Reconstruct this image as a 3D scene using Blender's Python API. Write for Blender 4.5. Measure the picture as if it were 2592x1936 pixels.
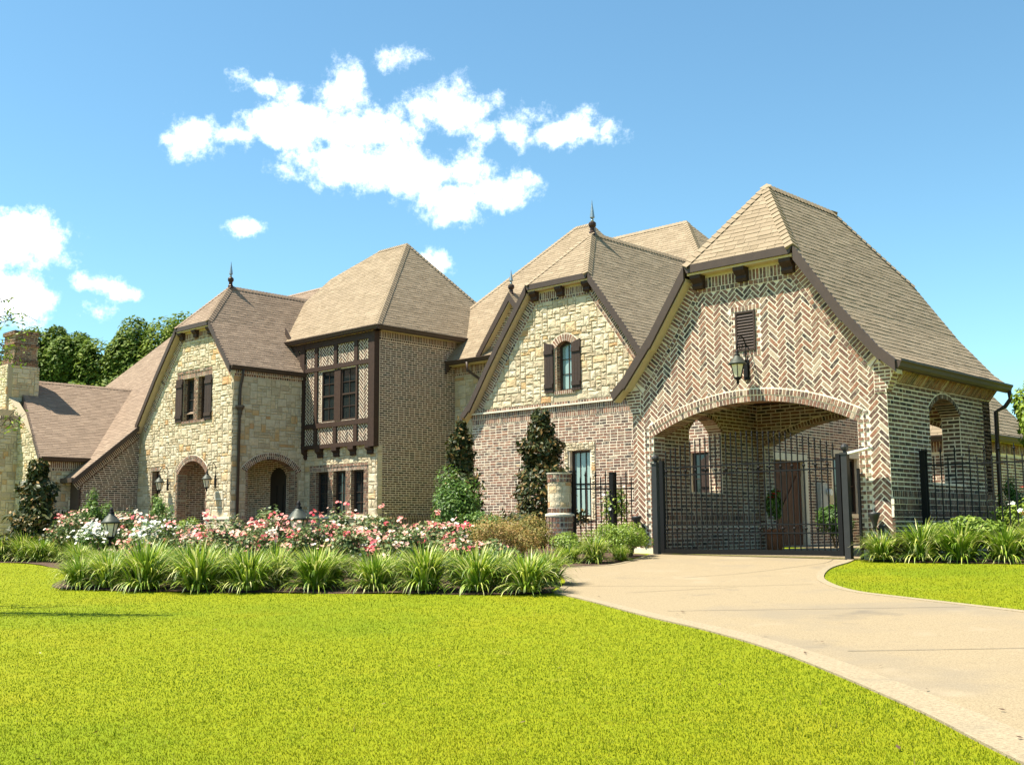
import bpy, math, random
import numpy as np
from mathutils import Vector, Matrix

random.seed(7)
R = random.Random(11)
SC = bpy.context.scene
COL = SC.collection
for o in list(bpy.data.objects):
    bpy.data.objects.remove(o, do_unlink=True)

# ------------------------------------------------------------------ camera
CAM = Vector((0, 0, 0.55))
yaw, pitch, roll = -0.760944, 0.129734, -0.0067
fw = Vector((math.sin(yaw) * math.cos(pitch), math.cos(yaw) * math.cos(pitch), math.sin(pitch)))
rt = Vector((math.cos(yaw), -math.sin(yaw), 0))
up = rt.cross(fw)
rt2 = math.cos(roll) * rt + math.sin(roll) * up
up2 = -math.sin(roll) * rt + math.cos(roll) * up
cd = bpy.data.cameras.new('camera')
cd.sensor_fit = 'HORIZONTAL'; cd.sensor_width = 36; cd.lens = 36 * 2831 / 2592
cd.clip_start = 0.1; cd.clip_end = 3000
co = bpy.data.objects.new('camera', cd); COL.objects.link(co)
m = Matrix((rt2, up2, -fw)).transposed().to_4x4(); m.translation = CAM
co.matrix_world = m
SC.camera = co

# ------------------------------------------------------------------ light
TOSUN = Vector((-0.36, -0.46, 1.12)).normalized()
SUN_EL = math.asin(TOSUN.z)
SUN_AZ = math.atan2(TOSUN.x, TOSUN.y)
sd = bpy.data.lights.new('sun', 'SUN'); sd.energy = 3.7; sd.angle = math.radians(0.53); sd.color = (1, 0.93, 0.79)
so = bpy.data.objects.new('sun', sd); COL.objects.link(so)
so.rotation_euler = TOSUN.to_track_quat('Z', 'Y').to_euler(); so.location = (0, 0, 40)
SC.cycles.max_bounces = 6; SC.cycles.diffuse_bounces = 3; SC.cycles.glossy_bounces = 2; SC.cycles.transmission_bounces = 4; SC.cycles.transparent_max_bounces = 4
SC.view_settings.view_transform = 'Standard'
try: SC.view_settings.look = 'None'
except Exception: pass
SC.view_settings.gamma = 1
SC.view_settings.use_curve_mapping = False
SC.view_settings.exposure = 1.72
SKY_STRENGTH = 0.066
CLOUD_LEVEL = 1.0

def pix_dir(x, y):
    d = (x - 1296) / 2831 * rt2 - (y - 968) / 2831 * up2 + fw
    return d.normalized()

W = bpy.data.worlds.new('World'); SC.world = W; W.use_nodes = True
W.cycles.sampling_method = 'MANUAL'; W.cycles.sample_map_resolution = 256
nt = W.node_tree; nt.nodes.clear()
def N(t, tp, **kw):
    n = t.nodes.new(tp)
    for k, v in kw.items(): setattr(n, k, v)
    return n
def mth(t, op, a, b=None, c=None, clamp=False):
    n = t.nodes.new('ShaderNodeMath'); n.operation = op; n.use_clamp = clamp
    for i, s in enumerate((a, b, c)):
        if s is None: continue
        if isinstance(s, (int, float)): n.inputs[i].default_value = s
        else: t.links.new(s, n.inputs[i])
    return n.outputs[0]
sky = N(nt, 'ShaderNodeTexSky', sky_type='NISHITA', sun_disc=False)
sky.sun_elevation = SUN_EL; sky.sun_rotation = SUN_AZ
sky.air_density = 1.0; sky.dust_density = 0.15; sky.ozone_density = 1.6
tcw = N(nt, 'ShaderNodeTexCoord')
dirv = tcw.outputs['Generated']
nz = N(nt, 'ShaderNodeTexNoise'); nz.inputs['Scale'].default_value = 19; nz.inputs['Detail'].default_value = 7; nz.inputs['Roughness'].default_value = 0.68
nt.links.new(dirv, nz.inputs['Vector'])
# clouds: soft lobes at fixed sky directions, broken up by noise (direction, radius across, radius up, weight)
CL = []
for x, y, rx, ry, w in [(150, 270, 95, 66, 1.0), (235, 280, 100, 52, 1.0), (335, 165, 95, 40, .62), (350, 262, 190, 58, 1), (528, 190, 66, 78, 1), (590, 265, 170, 62, 1.1),
                        (800, 238, 140, 68, 1), (960, 270, 130, 52, .95), (1055, 282, 90, 40, .9), (1130, 275, 100, 45, .88), (640, 375, 250, 72, 1.15),
                        (800, 455, 95, 62, .9), (955, 435, 115, 44, .85), (660, 98, 50, 40, .6), (288, 522, 40, 20, .5)]:
    CL.append((350 + x / 1.02, 60 + y / 1.02, rx / 1.02, ry / 1.02, w))
for x, y, rx, ry, w in [(30, 600, 150, 110, 1.1), (50, 760, 130, 80, 1.0), (300, 745, 110, 34, .8), (370, 768, 80, 26, .75), (290, 815, 70, 50, .75)]:
    CL.append((x / 1.19, 100 + y / 1.19, rx / 1.19, ry / 1.19, w))
CL.append((1115, 668, 50, 40, .8))
for x, y, rx, ry, w in [(-900, 400, 520, 190, 1), (3700, 500, 560, 190, 1), (1200, -1100, 600, 240, 1), (-900, -900, 560, 230, 1), (3600, -700, 560, 230, 1), (-2600, 300, 800, 300, 1), (5600, 200, 900, 330, 1)]:  # unseen clouds outside the view, added as neutral fill for shaded walls
    CL.append((x, y, rx, ry, w))
field = None
for x, y, rx, ry, w in CL:
    c = pix_dir(x, y)
    e1 = Vector((0, 0, 1)).cross(c).normalized(); e2 = c.cross(e1).normalized()
    sc_ = 1.0 / math.sqrt(1 + ((x - 1296) ** 2 + (y - 968) ** 2) / 2831 ** 2)
    mp = N(nt, 'ShaderNodeMapping', vector_type='TEXTURE'); nt.links.new(dirv, mp.inputs['Vector'])
    mp.inputs['Location'].default_value = c; mp.inputs['Rotation'].default_value = Matrix((e1, e2, c)).transposed().to_euler()
    mp.inputs['Scale'].default_value = (rx * sc_ / 2831, ry * sc_ / 2831, 3 * rx / 2831)
    ln = N(nt, 'ShaderNodeVectorMath', operation='LENGTH'); nt.links.new(mp.outputs[0], ln.inputs[0])
    val = mth(nt, 'MULTIPLY_ADD', ln.outputs['Value'], -w, 1.35 * w)
    field = val if field is None else mth(nt, 'MAXIMUM', field, val)
f1 = mth(nt, 'ADD', field, mth(nt, 'MULTIPLY', mth(nt, 'SUBTRACT', nz.outputs['Fac'], 0.5), 4.4))
mr = N(nt, 'ShaderNodeMapRange', interpolation_type='SMOOTHSTEP')
mr.inputs['From Min'].default_value = 0.16; mr.inputs['From Max'].default_value = 1.7
nt.links.new(f1, mr.inputs['Value'])
tint = N(nt, 'ShaderNodeMix', data_type='RGBA', blend_type='MULTIPLY'); tint.inputs['Factor'].default_value = 1
nt.links.new(sky.outputs[0], tint.inputs[6]); tint.inputs[7].default_value = (0.72, 0.99, 0.96, 1)
stv = N(nt, 'ShaderNodeVectorMath', operation='SCALE'); nt.links.new(tint.outputs[2], stv.inputs[0]); stv.inputs['Scale'].default_value = SKY_STRENGTH
mx = N(nt, 'ShaderNodeMix', data_type='RGBA')
nt.links.new(mr.outputs[0], mx.inputs['Factor']); nt.links.new(stv.outputs[0], mx.inputs[6])
mx.inputs[7].default_value = (CLOUD_LEVEL, CLOUD_LEVEL, CLOUD_LEVEL * .98, 1)
bg = N(nt, 'ShaderNodeBackground'); bg.inputs['Strength'].default_value = 1.0
nt.links.new(mx.outputs[2], bg.inputs['Color'])
ow = N(nt, 'ShaderNodeOutputWorld'); nt.links.new(bg.outputs[0], ow.inputs['Surface'])

# ------------------------------------------------------------------ materials
MATS = {}
def lin(h):
    return tuple(((c / 255) / 12.92 if c / 255 <= .04045 else ((c / 255 + .055) / 1.055) ** 2.4) for c in h) + (1,)
def mat(name, cols, rough=0.85, noise=None, bump=None, spec=0.3, metallic=0, smear=None, rndsrc='attr', interp='LINEAR', transl=0, coat=0):
    """cols: list of (pos, rgb) picked by the per-piece 'rnd' value; noise=(scale, amount, detail) mottles it; bump=(scale, strength); smear=(scale, amount, rgb) leaves deposits."""
    m = bpy.data.materials.new(name); m.use_nodes = True; t = m.node_tree; t.nodes.clear()
    out = N(t, 'ShaderNodeOutputMaterial'); b = N(t, 'ShaderNodeBsdfPrincipled')
    t.links.new(b.outputs[0], out.inputs[0])
    b.inputs['Roughness'].default_value = rough; b.inputs['Metallic'].default_value = metallic
    b.inputs['Specular IOR Level'].default_value = spec
    geo = N(t, 'ShaderNodeNewGeometry')
    if len(cols) > 1:
        at = N(t, 'ShaderNodeAttribute', attribute_type='GEOMETRY', attribute_name='rnd')
        rp = N(t, 'ShaderNodeValToRGB'); rp.color_ramp.interpolation = interp
        els = rp.color_ramp.elements
        while len(els) < len(cols): els.new(0.5)
        for e, (p, c) in zip(els, cols): e.position = p; e.color = tuple(c) + (1,)
        t.links.new(at.outputs['Fac'], rp.inputs[0]); c = rp.outputs[0]
    else:
        rgb = N(t, 'ShaderNodeRGB'); rgb.outputs[0].default_value = tuple(cols[0][1]) + (1,); c = rgb.outputs[0]
    if noise:
        n = N(t, 'ShaderNodeTexNoise'); n.inputs['Scale'].default_value = noise[0]; n.inputs['Detail'].default_value = noise[2] if len(noise) > 2 else 4
        n.inputs['Roughness'].default_value = 0.65
        t.links.new(geo.outputs['Position'], n.inputs['Vector'])
        hv = N(t, 'ShaderNodeHueSaturation')
        mrr = N(t, 'ShaderNodeMapRange'); mrr.inputs['From Min'].default_value = .25; mrr.inputs['From Max'].default_value = .75
        mrr.inputs['To Min'].default_value = 1 - noise[1]; mrr.inputs['To Max'].default_value = 1 + noise[1]
        t.links.new(n.outputs['Fac'], mrr.inputs['Value']); t.links.new(mrr.outputs[0], hv.inputs['Value']); t.links.new(c, hv.inputs['Color'])
        c = hv.outputs[0]
    if smear:
        n = N(t, 'ShaderNodeTexNoise'); n.inputs['Scale'].default_value = smear[0]; n.inputs['Detail'].default_value = 5
        t.links.new(geo.outputs['Position'], n.inputs['Vector'])
        mrr = N(t, 'ShaderNodeMapRange'); mrr.inputs['From Min'].default_value = .48; mrr.inputs['From Max'].default_value = .72; mrr.inputs['To Max'].default_value = smear[1]
        t.links.new(n.outputs['Fac'], mrr.inputs['Value'])
        mm = N(t, 'ShaderNodeMix', data_type='RGBA'); t.links.new(mrr.outputs[0], mm.inputs['Factor']); t.links.new(c, mm.inputs[6]); mm.inputs[7].default_value = tuple(smear[2]) + (1,)
        c = mm.outputs[2]
    t.links.new(c, b.inputs['Base Color'])
    if bump:
        n = N(t, 'ShaderNodeTexNoise'); n.inputs['Scale'].default_value = bump[0]; n.inputs['Detail'].default_value = 6
        t.links.new(geo.outputs['Position'], n.inputs['Vector'])
        bp = N(t, 'ShaderNodeBump'); bp.inputs['Strength'].default_value = bump[1]; bp.inputs['Distance'].default_value = 0.02
        t.links.new(n.outputs['Fac'], bp.inputs['Height']); t.links.new(bp.outputs[0], b.inputs['Normal'])
    if transl:
        tr = N(t, 'ShaderNodeBsdfTranslucent'); t.links.new(c, tr.inputs['Color'])
        ms = N(t, 'ShaderNodeMixShader'); ms.inputs[0].default_value = transl
        t.links.new(b.outputs[0], ms.inputs[1]); t.links.new(tr.outputs[0], ms.inputs[2]); t.links.new(ms.outputs[0], out.inputs[0])
    MATS[name] = m
    return m

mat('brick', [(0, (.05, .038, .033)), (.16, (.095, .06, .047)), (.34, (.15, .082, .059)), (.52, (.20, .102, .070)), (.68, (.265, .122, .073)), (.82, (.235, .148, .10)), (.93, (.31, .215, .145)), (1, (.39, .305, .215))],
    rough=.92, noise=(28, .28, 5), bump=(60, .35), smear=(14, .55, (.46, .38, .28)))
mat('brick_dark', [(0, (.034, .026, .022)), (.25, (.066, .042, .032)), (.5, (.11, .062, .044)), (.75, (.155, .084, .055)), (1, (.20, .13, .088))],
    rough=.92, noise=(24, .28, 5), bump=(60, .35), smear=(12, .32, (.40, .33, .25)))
mat('mortar', [(0, (.80, .69, .53))], rough=.95, noise=(40, .14), bump=(80, .5))
mat('stone', [(0, (.44, .355, .235)), (.2, (.505, .415, .272)), (.4, (.58, .485, .328)), (.6, (.545, .465, .327)), (.8, (.61, .52, .363)), (.9, (.565, .435, .26)), (.955, (.53, .355, .172)), (1, (.50, .295, .14))],
    rough=.93, noise=(9, .18, 6), bump=(22, .8))
mat('stone_joint', [(0, (.42, .35, .23))], rough=.95, noise=(30, .2), bump=(60, .5))
mat('ledge_stone', [(0, (.66, .60, .47))], rough=.9, noise=(12, .12), bump=(40, .3))
mat('shingle', [(0, (.24, .184, .122)), (.3, (.262, .202, .136)), (.7, (.285, .22, .149)), (1, (.308, .24, .164))], rough=.95, noise=(2.2, .10, 5), bump=(140, .5), spec=.15)
mat('shingle_rust', [(0, (.215, .156, .112)), (.3, (.236, .172, .124)), (.7, (.258, .189, .137)), (1, (.285, .21, .152))], rough=.95, noise=(2.2, .10, 5), bump=(140, .5), spec=.15)
mat('deck', [(0, (.05, .038, .028))], rough=.95, noise=(20, .2))
mat('joint', [(0, (.15, .125, .09))], rough=.95, noise=(9, .5))
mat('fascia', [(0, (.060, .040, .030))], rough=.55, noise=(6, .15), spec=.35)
mat('timber', [(0, (.035, .019, .013)), (1, (.052, .028, .018))], rough=.7, noise=(14, .3), bump=(30, .3))
mat('soffit', [(0, (.55, .45, .27))], rough=.85, noise=(5, .08))
mat('shutter', [(0, (.036, .022, .016)), (1, (.05, .03, .02))], rough=.65, noise=(18, .25), bump=(40, .25))
mat('sash', [(0, (.050, .030, .021))], rough=.55, noise=(10, .15))
mat('glass', [(0, (.012, .017, .018))], rough=.06, spec=.7, noise=(3, .2))
mat('glass_pale', [(0, (.26, .36, .33))], rough=.08, spec=.9, noise=(3, .1))
mat('curtain', [(0, (.20, .18, .13)), (1, (.27, .24, .18))], rough=.9, noise=(5, .2))
mat('iron', [(0, (.006, .006, .006))], rough=.6, noise=(30, .25), spec=.22, bump=(60, .08))
mat('grey_iron', [(0, (.022, .022, .021))], rough=.5, noise=(12, .2), spec=.45)
mat('lead', [(0, (.30, .36, .37))], rough=.38, metallic=.75, noise=(14, .2))
mat('copper_dark', [(0, (.05, .03, .022))], rough=.4, metallic=.5, noise=(14, .2))
mat('verdigris', [(0, (.055, .062, .05))], rough=.55, metallic=.3, noise=(20, .35))
mat('lamp_glass', [(0, (.74, .66, .47))], rough=.35, noise=(20, .2), spec=.6)
mat('white_metal', [(0, (.72, .73, .70))], rough=.45, noise=(10, .08))
mat('box_grey', [(0, (.40, .41, .39))], rough=.5, noise=(10, .08))
mat('box_cream', [(0, (.55, .49, .31))], rough=.6, noise=(10, .08))
mat('door_wood', [(0, (.070, .030, .018)), (1, (.10, .042, .024))], rough=.55, noise=(9, .3), bump=(30, .2))
mat('dark_door', [(0, (.012, .006, .005))], rough=.45, noise=(9, .3))
mat('terracotta', [(0, (.34, .13, .06))], rough=.85, noise=(14, .2))
mat('mulch', [(0, (.06, .035, .024)), (.5, (.09, .052, .036)), (1, (.15, .092, .064))], rough=.97, noise=(40, .45, 5), bump=(60, 1))
mat('bark', [(0, (.10, .075, .055))], rough=.95, noise=(14, .35), bump=(30, .8))
mat('stem', [(0, (.075, .06, .032))], rough=.9, noise=(20, .3))
FT = .28
mat('liriope', [(0, (.035, .085, .008)), (.3, (.12, .22, .016)), (.6, (.28, .39, .03)), (.8, (.48, .52, .075)), (1, (.76, .72, .36))], rough=.5, spec=.45, transl=FT)
mat('leaf_rose', [(0, (.04, .08, .018)), (.45, (.09, .15, .032)), (.75, (.19, .22, .06)), (1, (.38, .22, .11))], rough=.5, spec=.45, transl=.2)
mat('leaf_green', [(0, (.035, .085, .012)), (.5, (.09, .185, .02)), (1, (.22, .32, .045))], rough=.5, spec=.4, transl=FT)
mat('leaf_lime', [(0, (.09, .16, .014)), (.5, (.20, .29, .025)), (1, (.36, .42, .06))], rough=.5, spec=.4, transl=FT)
mat('leaf_oak', [(0, (.045, .085, .012)), (.5, (.115, .18, .02)), (1, (.26, .31, .045))], rough=.6, spec=.2, transl=.35)
mat('leaf_magnolia', [(0, (.022, .034, .010)), (.3, (.045, .06, .014)), (.55, (.095, .095, .022)), (.7, (.16, .105, .03)), (1, (.27, .165, .055))], rough=.5, spec=.25, transl=.12)
mat('leaf_rust', [(0, (.12, .135, .024)), (.4, (.24, .205, .045)), (.75, (.33, .21, .06)), (1, (.42, .23, .09))], rough=.6, spec=.3, transl=FT)
mat('petal', [(0, (.66, .05, .09)), (.2, (.76, .17, .17)), (.5, (.82, .34, .28)), (.8, (.85, .54, .42)), (1, (.88, .78, .64))], rough=.6, spec=.3, transl=.2)
mat('petal_white', [(0, (.80, .78, .68)), (1, (.86, .85, .78))], rough=.6, spec=.3, transl=.2)
mat('petal_red', [(0, (.62, .03, .015)), (1, (.66, .06, .03))], rough=.6, transl=.2)
mat('blade', [(0, (.092, .142, .003)), (.35, (.155, .20, .004)), (.7, (.22, .248, .005)), (.9, (.29, .275, .010)), (1, (.40, .32, .09))], rough=.6, spec=.2, transl=.3)
mat('litter', [(0, (.08, .045, .025)), (.5, (.22, .14, .07)), (1, (.62, .55, .36))], rough=.8)

def ground_mat(name, base, dark, light, scale, bump, patch=None):
    m = bpy.data.materials.new(name); m.use_nodes = True; t = m.node_tree; b = t.nodes['Principled BSDF']; b.inputs['Roughness'].default_value = .95
    b.inputs['Specular IOR Level'].default_value = .12
    geo = N(t, 'ShaderNodeNewGeometry')
    def nzz(s, d=5, r=.6):
        n = N(t, 'ShaderNodeTexNoise'); n.inputs['Scale'].default_value = s; n.inputs['Detail'].default_value = d; n.inputs['Roughness'].default_value = r
        t.links.new(geo.outputs['Position'], n.inputs['Vector']); return n.outputs['Fac']
    rp = N(t, 'ShaderNodeValToRGB'); e = rp.color_ramp.elements
    e[0].position = .3; e[0].color = dark + (1,); e[1].position = .72; e[1].color = light + (1,); k = e.new(.5); k.color = base + (1,)
    t.links.new(nzz(scale[0], 6, .7), rp.inputs[0]); c = rp.outputs[0]
    for s, thr, col, amt in (patch or []):
        mrr = N(t, 'ShaderNodeMapRange', interpolation_type='SMOOTHSTEP'); mrr.inputs['From Min'].default_value = thr; mrr.inputs['From Max'].default_value = thr + .16; mrr.inputs['To Max'].default_value = amt
        t.links.new(nzz(s, 4), mrr.inputs['Value'])
        mm = N(t, 'ShaderNodeMix', data_type='RGBA'); t.links.new(mrr.outputs[0], mm.inputs['Factor']); t.links.new(c, mm.inputs[6]); mm.inputs[7].default_value = col + (1,); c = mm.outputs[2]
    t.links.new(c, b.inputs['Base Color'])
    bp = N(t, 'ShaderNodeBump'); bp.inputs['Strength'].default_value = bump; bp.inputs['Distance'].default_value = .02
    t.links.new(nzz(scale[1], 4), bp.inputs['Height']); t.links.new(bp.outputs[0], b.inputs['Normal'])
    MATS[name] = m
ground_mat('lawn', (.18, .205, .004), (.14, .175, .003), (.215, .225, .005), (9, 60), .5, [(.55, .50, (.215, .205, .006), .45), (1.6, .62, (.29, .25, .05), .4), (.22, .50, (.125, .175, .004), .75)])
ground_mat('concrete', (.272, .214, .132), (.172, .135, .083), (.365, .295, .19), (70, 90), .35, [(.30, .50, (.215, .18, .13), .75), (1.1, .57, (.34, .28, .195), .45), (.75, .58, (.145, .125, .10), .6), (6, .60, (.18, .15, .11), .4)])
ground_mat('kerb', (.285, .23, .15), (.19, .152, .10), (.365, .30, .20), (40, 90), .3, [(2.0, .56, (.20, .17, .12), .45)])

# ------------------------------------------------------------------ mesh helpers
class MB:
    """collects faces; build() links them as one mesh object"""
    def __init__(s): s.v = []; s.f = []; s.r = []
    def add(s, verts, faces, rnd=0.5):
        k = len(s.v); s.v.extend([tuple(p) for p in verts])
        for f in faces: s.f.append(tuple(i + k for i in f)); s.r.append(rnd)
    def box(s, x0, x1, y0, y1, z0, z1, rnd=.5):
        s.add([(x0, y0, z0), (x1, y0, z0), (x1, y1, z0), (x0, y1, z0), (x0, y0, z1), (x1, y0, z1), (x1, y1, z1), (x0, y1, z1)],
              [(0, 3, 2, 1), (4, 5, 6, 7), (0, 1, 5, 4), (1, 2, 6, 5), (2, 3, 7, 6), (3, 0, 4, 7)], rnd)
    def tube(s, pts, rad, n=8, rnd=.5, caps=True):
        pts = [Vector(p) for p in pts]
        if not isinstance(rad, (list, tuple)): rad = [rad] * len(pts)
        k = len(s.v); prev = None
        for i, p in enumerate(pts):
            t = (pts[min(i + 1, len(pts) - 1)] - pts[max(i - 1, 0)])
            if t.length < 1e-9: t = Vector((0, 0, 1))
            t.normalize()
            if prev is None:
                a = t.orthogonal().normalized()
            else:
                a = (prev - t * prev.dot(t))
                a = a.normalized() if a.length > 1e-6 else t.orthogonal().normalized()
            prev = a; b = t.cross(a)
            for j in range(n):
                an = 2 * math.pi * j / n
                s.v.append(tuple(p + (a * math.cos(an) + b * math.sin(an)) * rad[i]))
        for i in range(len(pts) - 1):
            for j in range(n):
                s.f.append((k + i * n + j, k + i * n + (j + 1) % n, k + (i + 1) * n + (j + 1) % n, k + (i + 1) * n + j)); s.r.append(rnd)
        if caps:
            s.f.append(tuple(k + j for j in reversed(range(n)))); s.r.append(rnd)
            s.f.append(tuple(k + (len(pts) - 1) * n + j for j in range(n))); s.r.append(rnd)
    def lathe(s, prof, c=(0, 0, 0), n=16, rnd=.5):
        k = len(s.v)
        for r_, z in prof:
            for j in range(n):
                an = 2 * math.pi * j / n
                s.v.append((c[0] + r_ * math.cos(an), c[1] + r_ * math.sin(an), c[2] + z))
        for i in range(len(prof) - 1):
            for j in range(n):
                s.f.append((k + i * n + j, k + i * n + (j + 1) % n, k + (i + 1) * n + (j + 1) % n, k + (i + 1) * n + j)); s.r.append(rnd)
        s.f.append(tuple(k + j for j in reversed(range(n)))); s.r.append(rnd)
        s.f.append(tuple(k + (len(prof) - 1) * n + j for j in range(n))); s.r.append(rnd)
    def mesh(s, name, org=(0, 0, 0)):
        me = bpy.data.meshes.new(name)
        v = np.array(s.v, dtype=np.float32).reshape(-1, 3) - np.array(org, dtype=np.float32)
        me.from_pydata(v.tolist(), [], s.f)
        at = me.attributes.new('rnd', 'FLOAT', 'FACE'); at.data.foreach_set('value', np.array(s.r, dtype=np.float32))
        return me
    def build(s, name, matname, parent=None, org=(0, 0, 0), smooth=False):
        me = s.mesh(name, org); me.materials.append(MATS[matname])
        if smooth: me.polygons.foreach_set('use_smooth', [True] * len(me.polygons))
        o = bpy.data.objects.new(name, me); COL.objects.link(o)
        if parent is not None: o.parent = parent
        return o

class Thing:
    def __init__(s, name, label, cat, loc, group=None):
        s.o = bpy.data.objects.new(name, None); COL.objects.link(s.o); s.o.location = loc; s.o.empty_display_size = .2
        s.org = tuple(loc); s.o['label'] = label; s.o['category'] = cat
        if group: s.o['group'] = group
    def part(s, mb, name, matname, parent=None, label=None, smooth=False):
        o = mb.build(name, matname, parent or s.o, s.org, smooth)
        if label: o['label'] = label
        return o
def tag(o, label, cat, group=None):
    o['label'] = label; o['category'] = cat
    if group: o['group'] = group
    return o
def struct(o): o['kind'] = 'structure'; return o
def stuff(o): o['kind'] = 'stuff'; return o
ORD = ['first', 'second', 'third', 'fourth', 'fifth', 'sixth', 'seventh', 'eighth', 'ninth', 'tenth', 'eleventh', 'twelfth', 'thirteenth', 'fourteenth', 'fifteenth', 'sixteenth', 'seventeenth', 'eighteenth', 'nineteenth', 'twentieth']

class Fr:
    """a flat working frame: origin, in-plane axes a, b and outward normal n"""
    def __init__(s, O, a, b, n=None):
        s.O = Vector(O); s.a = Vector(a).normalized(); s.b = Vector(b).normalized(); s.n = Vector(n).normalized() if n else s.a.cross(s.b).normalized()
    def p(s, x, y, d=0): return s.O + s.a * x + s.b * y + s.n * d
def front(v): return Fr((0, v, 0), (1, 0, 0), (0, 0, 1), (0, -1, 0))
def rside(u): return Fr((u, 0, 0), (0, 1, 0), (0, 0, 1), (1, 0, 0))
def lside(u): return Fr((u, 0, 0), (0, 1, 0), (0, 0, 1), (-1, 0, 0))
def back(v): return Fr((0, v, 0), (1, 0, 0), (0, 0, 1), (0, 1, 0))

def fbox(mb, fr, x0, x1, y0, y1, d0, d1, rnd=.5):
    v = [fr.p(x, y, d) for d in (d0, d1) for x, y in ((x0, y0), (x1, y0), (x1, y1), (x0, y1))]
    f = [(3, 2, 1, 0), (4, 5, 6, 7), (0, 1, 5, 4), (1, 2, 6, 5), (2, 3, 7, 6), (3, 0, 4, 7)]
    if fr.a.cross(fr.b).dot(fr.n) < 0: f = [tuple(reversed(q)) for q in f]
    mb.add(v, f, rnd)
def fpoly(mb, fr, poly, d0, d1, rnd=.5):
    n = len(poly)
    v = [fr.p(x, y, d0) for x, y in poly] + [fr.p(x, y, d1) for x, y in poly]
    f = [tuple(range(n, 2 * n)), tuple(reversed(range(n)))] + [(i, (i + 1) % n, n + (i + 1) % n, n + i) for i in range(n)]
    ar = sum(poly[i][0] * poly[(i + 1) % n][1] - poly[(i + 1) % n][0] * poly[i][1] for i in range(n))
    if (fr.a.cross(fr.b).dot(fr.n) < 0) != (ar < 0): f = [tuple(reversed(q)) for q in f]
    mb.add(v, f, rnd)

def clip(poly, hps):
    """keep the part of a convex polygon where n.x*x + n.y*y <= c for every (nx, ny, c)"""
    for nx, ny, c in hps:
        out = []; n = len(poly)
        for i in range(n):
            p, q = poly[i], poly[(i + 1) % n]
            dp, dq = nx * p[0] + ny * p[1] - c, nx * q[0] + ny * q[1] - c
            if dp <= 0: out.append(p)
            if (dp < 0 < dq) or (dq < 0 < dp):
                t = dp / (dp - dq); out.append((p[0] + t * (q[0] - p[0]), p[1] + t * (q[1] - p[1])))
        poly = out
        if len(poly) < 3: return []
    return poly
def area(poly):
    return abs(sum(poly[i][0] * poly[(i + 1) % len(poly)][1] - poly[(i + 1) % len(poly)][0] * poly[i][1] for i in range(len(poly)))) / 2
def hp_line(p, q, keep):
    """half-plane bounded by line pq that contains point keep"""
    nx, ny = q[1] - p[1], p[0] - q[0]; l = math.hypot(nx, ny); nx /= l; ny /= l; c = nx * p[0] + ny * p[1]
    if nx * keep[0] + ny * keep[1] > c: nx, ny, c = -nx, -ny, -c
    return nx, ny, c

# pieces: (verts, faces, rnd, area, centre, normal)
def piece(fr, poly, d0, d1, rnd, dfun=None):
    n = len(poly)
    ar = sum(poly[i][0] * poly[(i + 1) % n][1] - poly[(i + 1) % n][0] * poly[i][1] for i in range(n))
    if (ar < 0) != (fr.a.cross(fr.b).dot(fr.n) < 0): poly = poly[::-1]
    fv = [fr.p(x, y, d1 if dfun is None else dfun(x, y)) for x, y in poly]
    bv = [fr.p(x, y, d0) for x, y in poly]
    f = [tuple(range(n))] + [(i, n + i, n + (i + 1) % n, (i + 1) % n) for i in range(n)]
    c = sum(fv, Vector()) / n
    return (fv + bv, f, rnd, abs(ar) / 2, c, fr.n)
def stone_piece(fr, poly, rough, rnd):
    n = len(poly)
    ar = sum(poly[i][0] * poly[(i + 1) % n][1] - poly[(i + 1) % n][0] * poly[i][1] for i in range(n))
    if (ar < 0) != (fr.a.cross(fr.b).dot(fr.n) < 0): poly = poly[::-1]
    # subdivide edges once so the rock face can break along them
    pl = []
    for i in range(n):
        p, q = poly[i], poly[(i + 1) % n]; pl.append(p); t = R.uniform(.35, .65); pl.append((p[0] + (q[0] - p[0]) * t, p[1] + (q[1] - p[1]) * t))
    n = len(pl); cx = sum(p[0] for p in pl) / n; cy = sum(p[1] for p in pl) / n
    base = R.uniform(.004, .016)
    v0 = [fr.p(x, y, -.03) for x, y in pl]
    v1 = [fr.p(x, y, base + R.uniform(0, .006)) for x, y in pl]
    def ins():
        return R.uniform(.18, .46)
    v2 = []
    for x, y in pl:
        k = ins(); v2.append(fr.p(x + (cx - x) * k, y + (cy - y) * k, base + R.uniform(.25, 1.0) * rough))
    vc = fr.p(cx + R.uniform(-.02, .02), cy + R.uniform(-.02, .02), base + R.uniform(.3, 1.1) * rough)
    v = v1 + v0 + v2 + [vc]
    f = []
    for i in range(n):
        j = (i + 1) % n
        f += [(i, n + i, n + j, j), (i, j, 2 * n + j, 2 * n + i), (2 * n + i, 2 * n + j, 3 * n)]
    return (v, f, rnd, abs(ar) / 2, vc, fr.n)
def score(p):
    d = p[4] - CAM; l = d.length
    x, y = d.dot(rt2) / d.dot(fw) if d.dot(fw) > .1 else 9, d.dot(up2) / max(d.dot(fw), .1)
    vis = 1 if abs(x) < .47 and abs(y) < .36 else .001
    return p[3] * max(-p[5].dot(d) / l, .001) / (l * l) * vis
CACHE = {}
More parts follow.
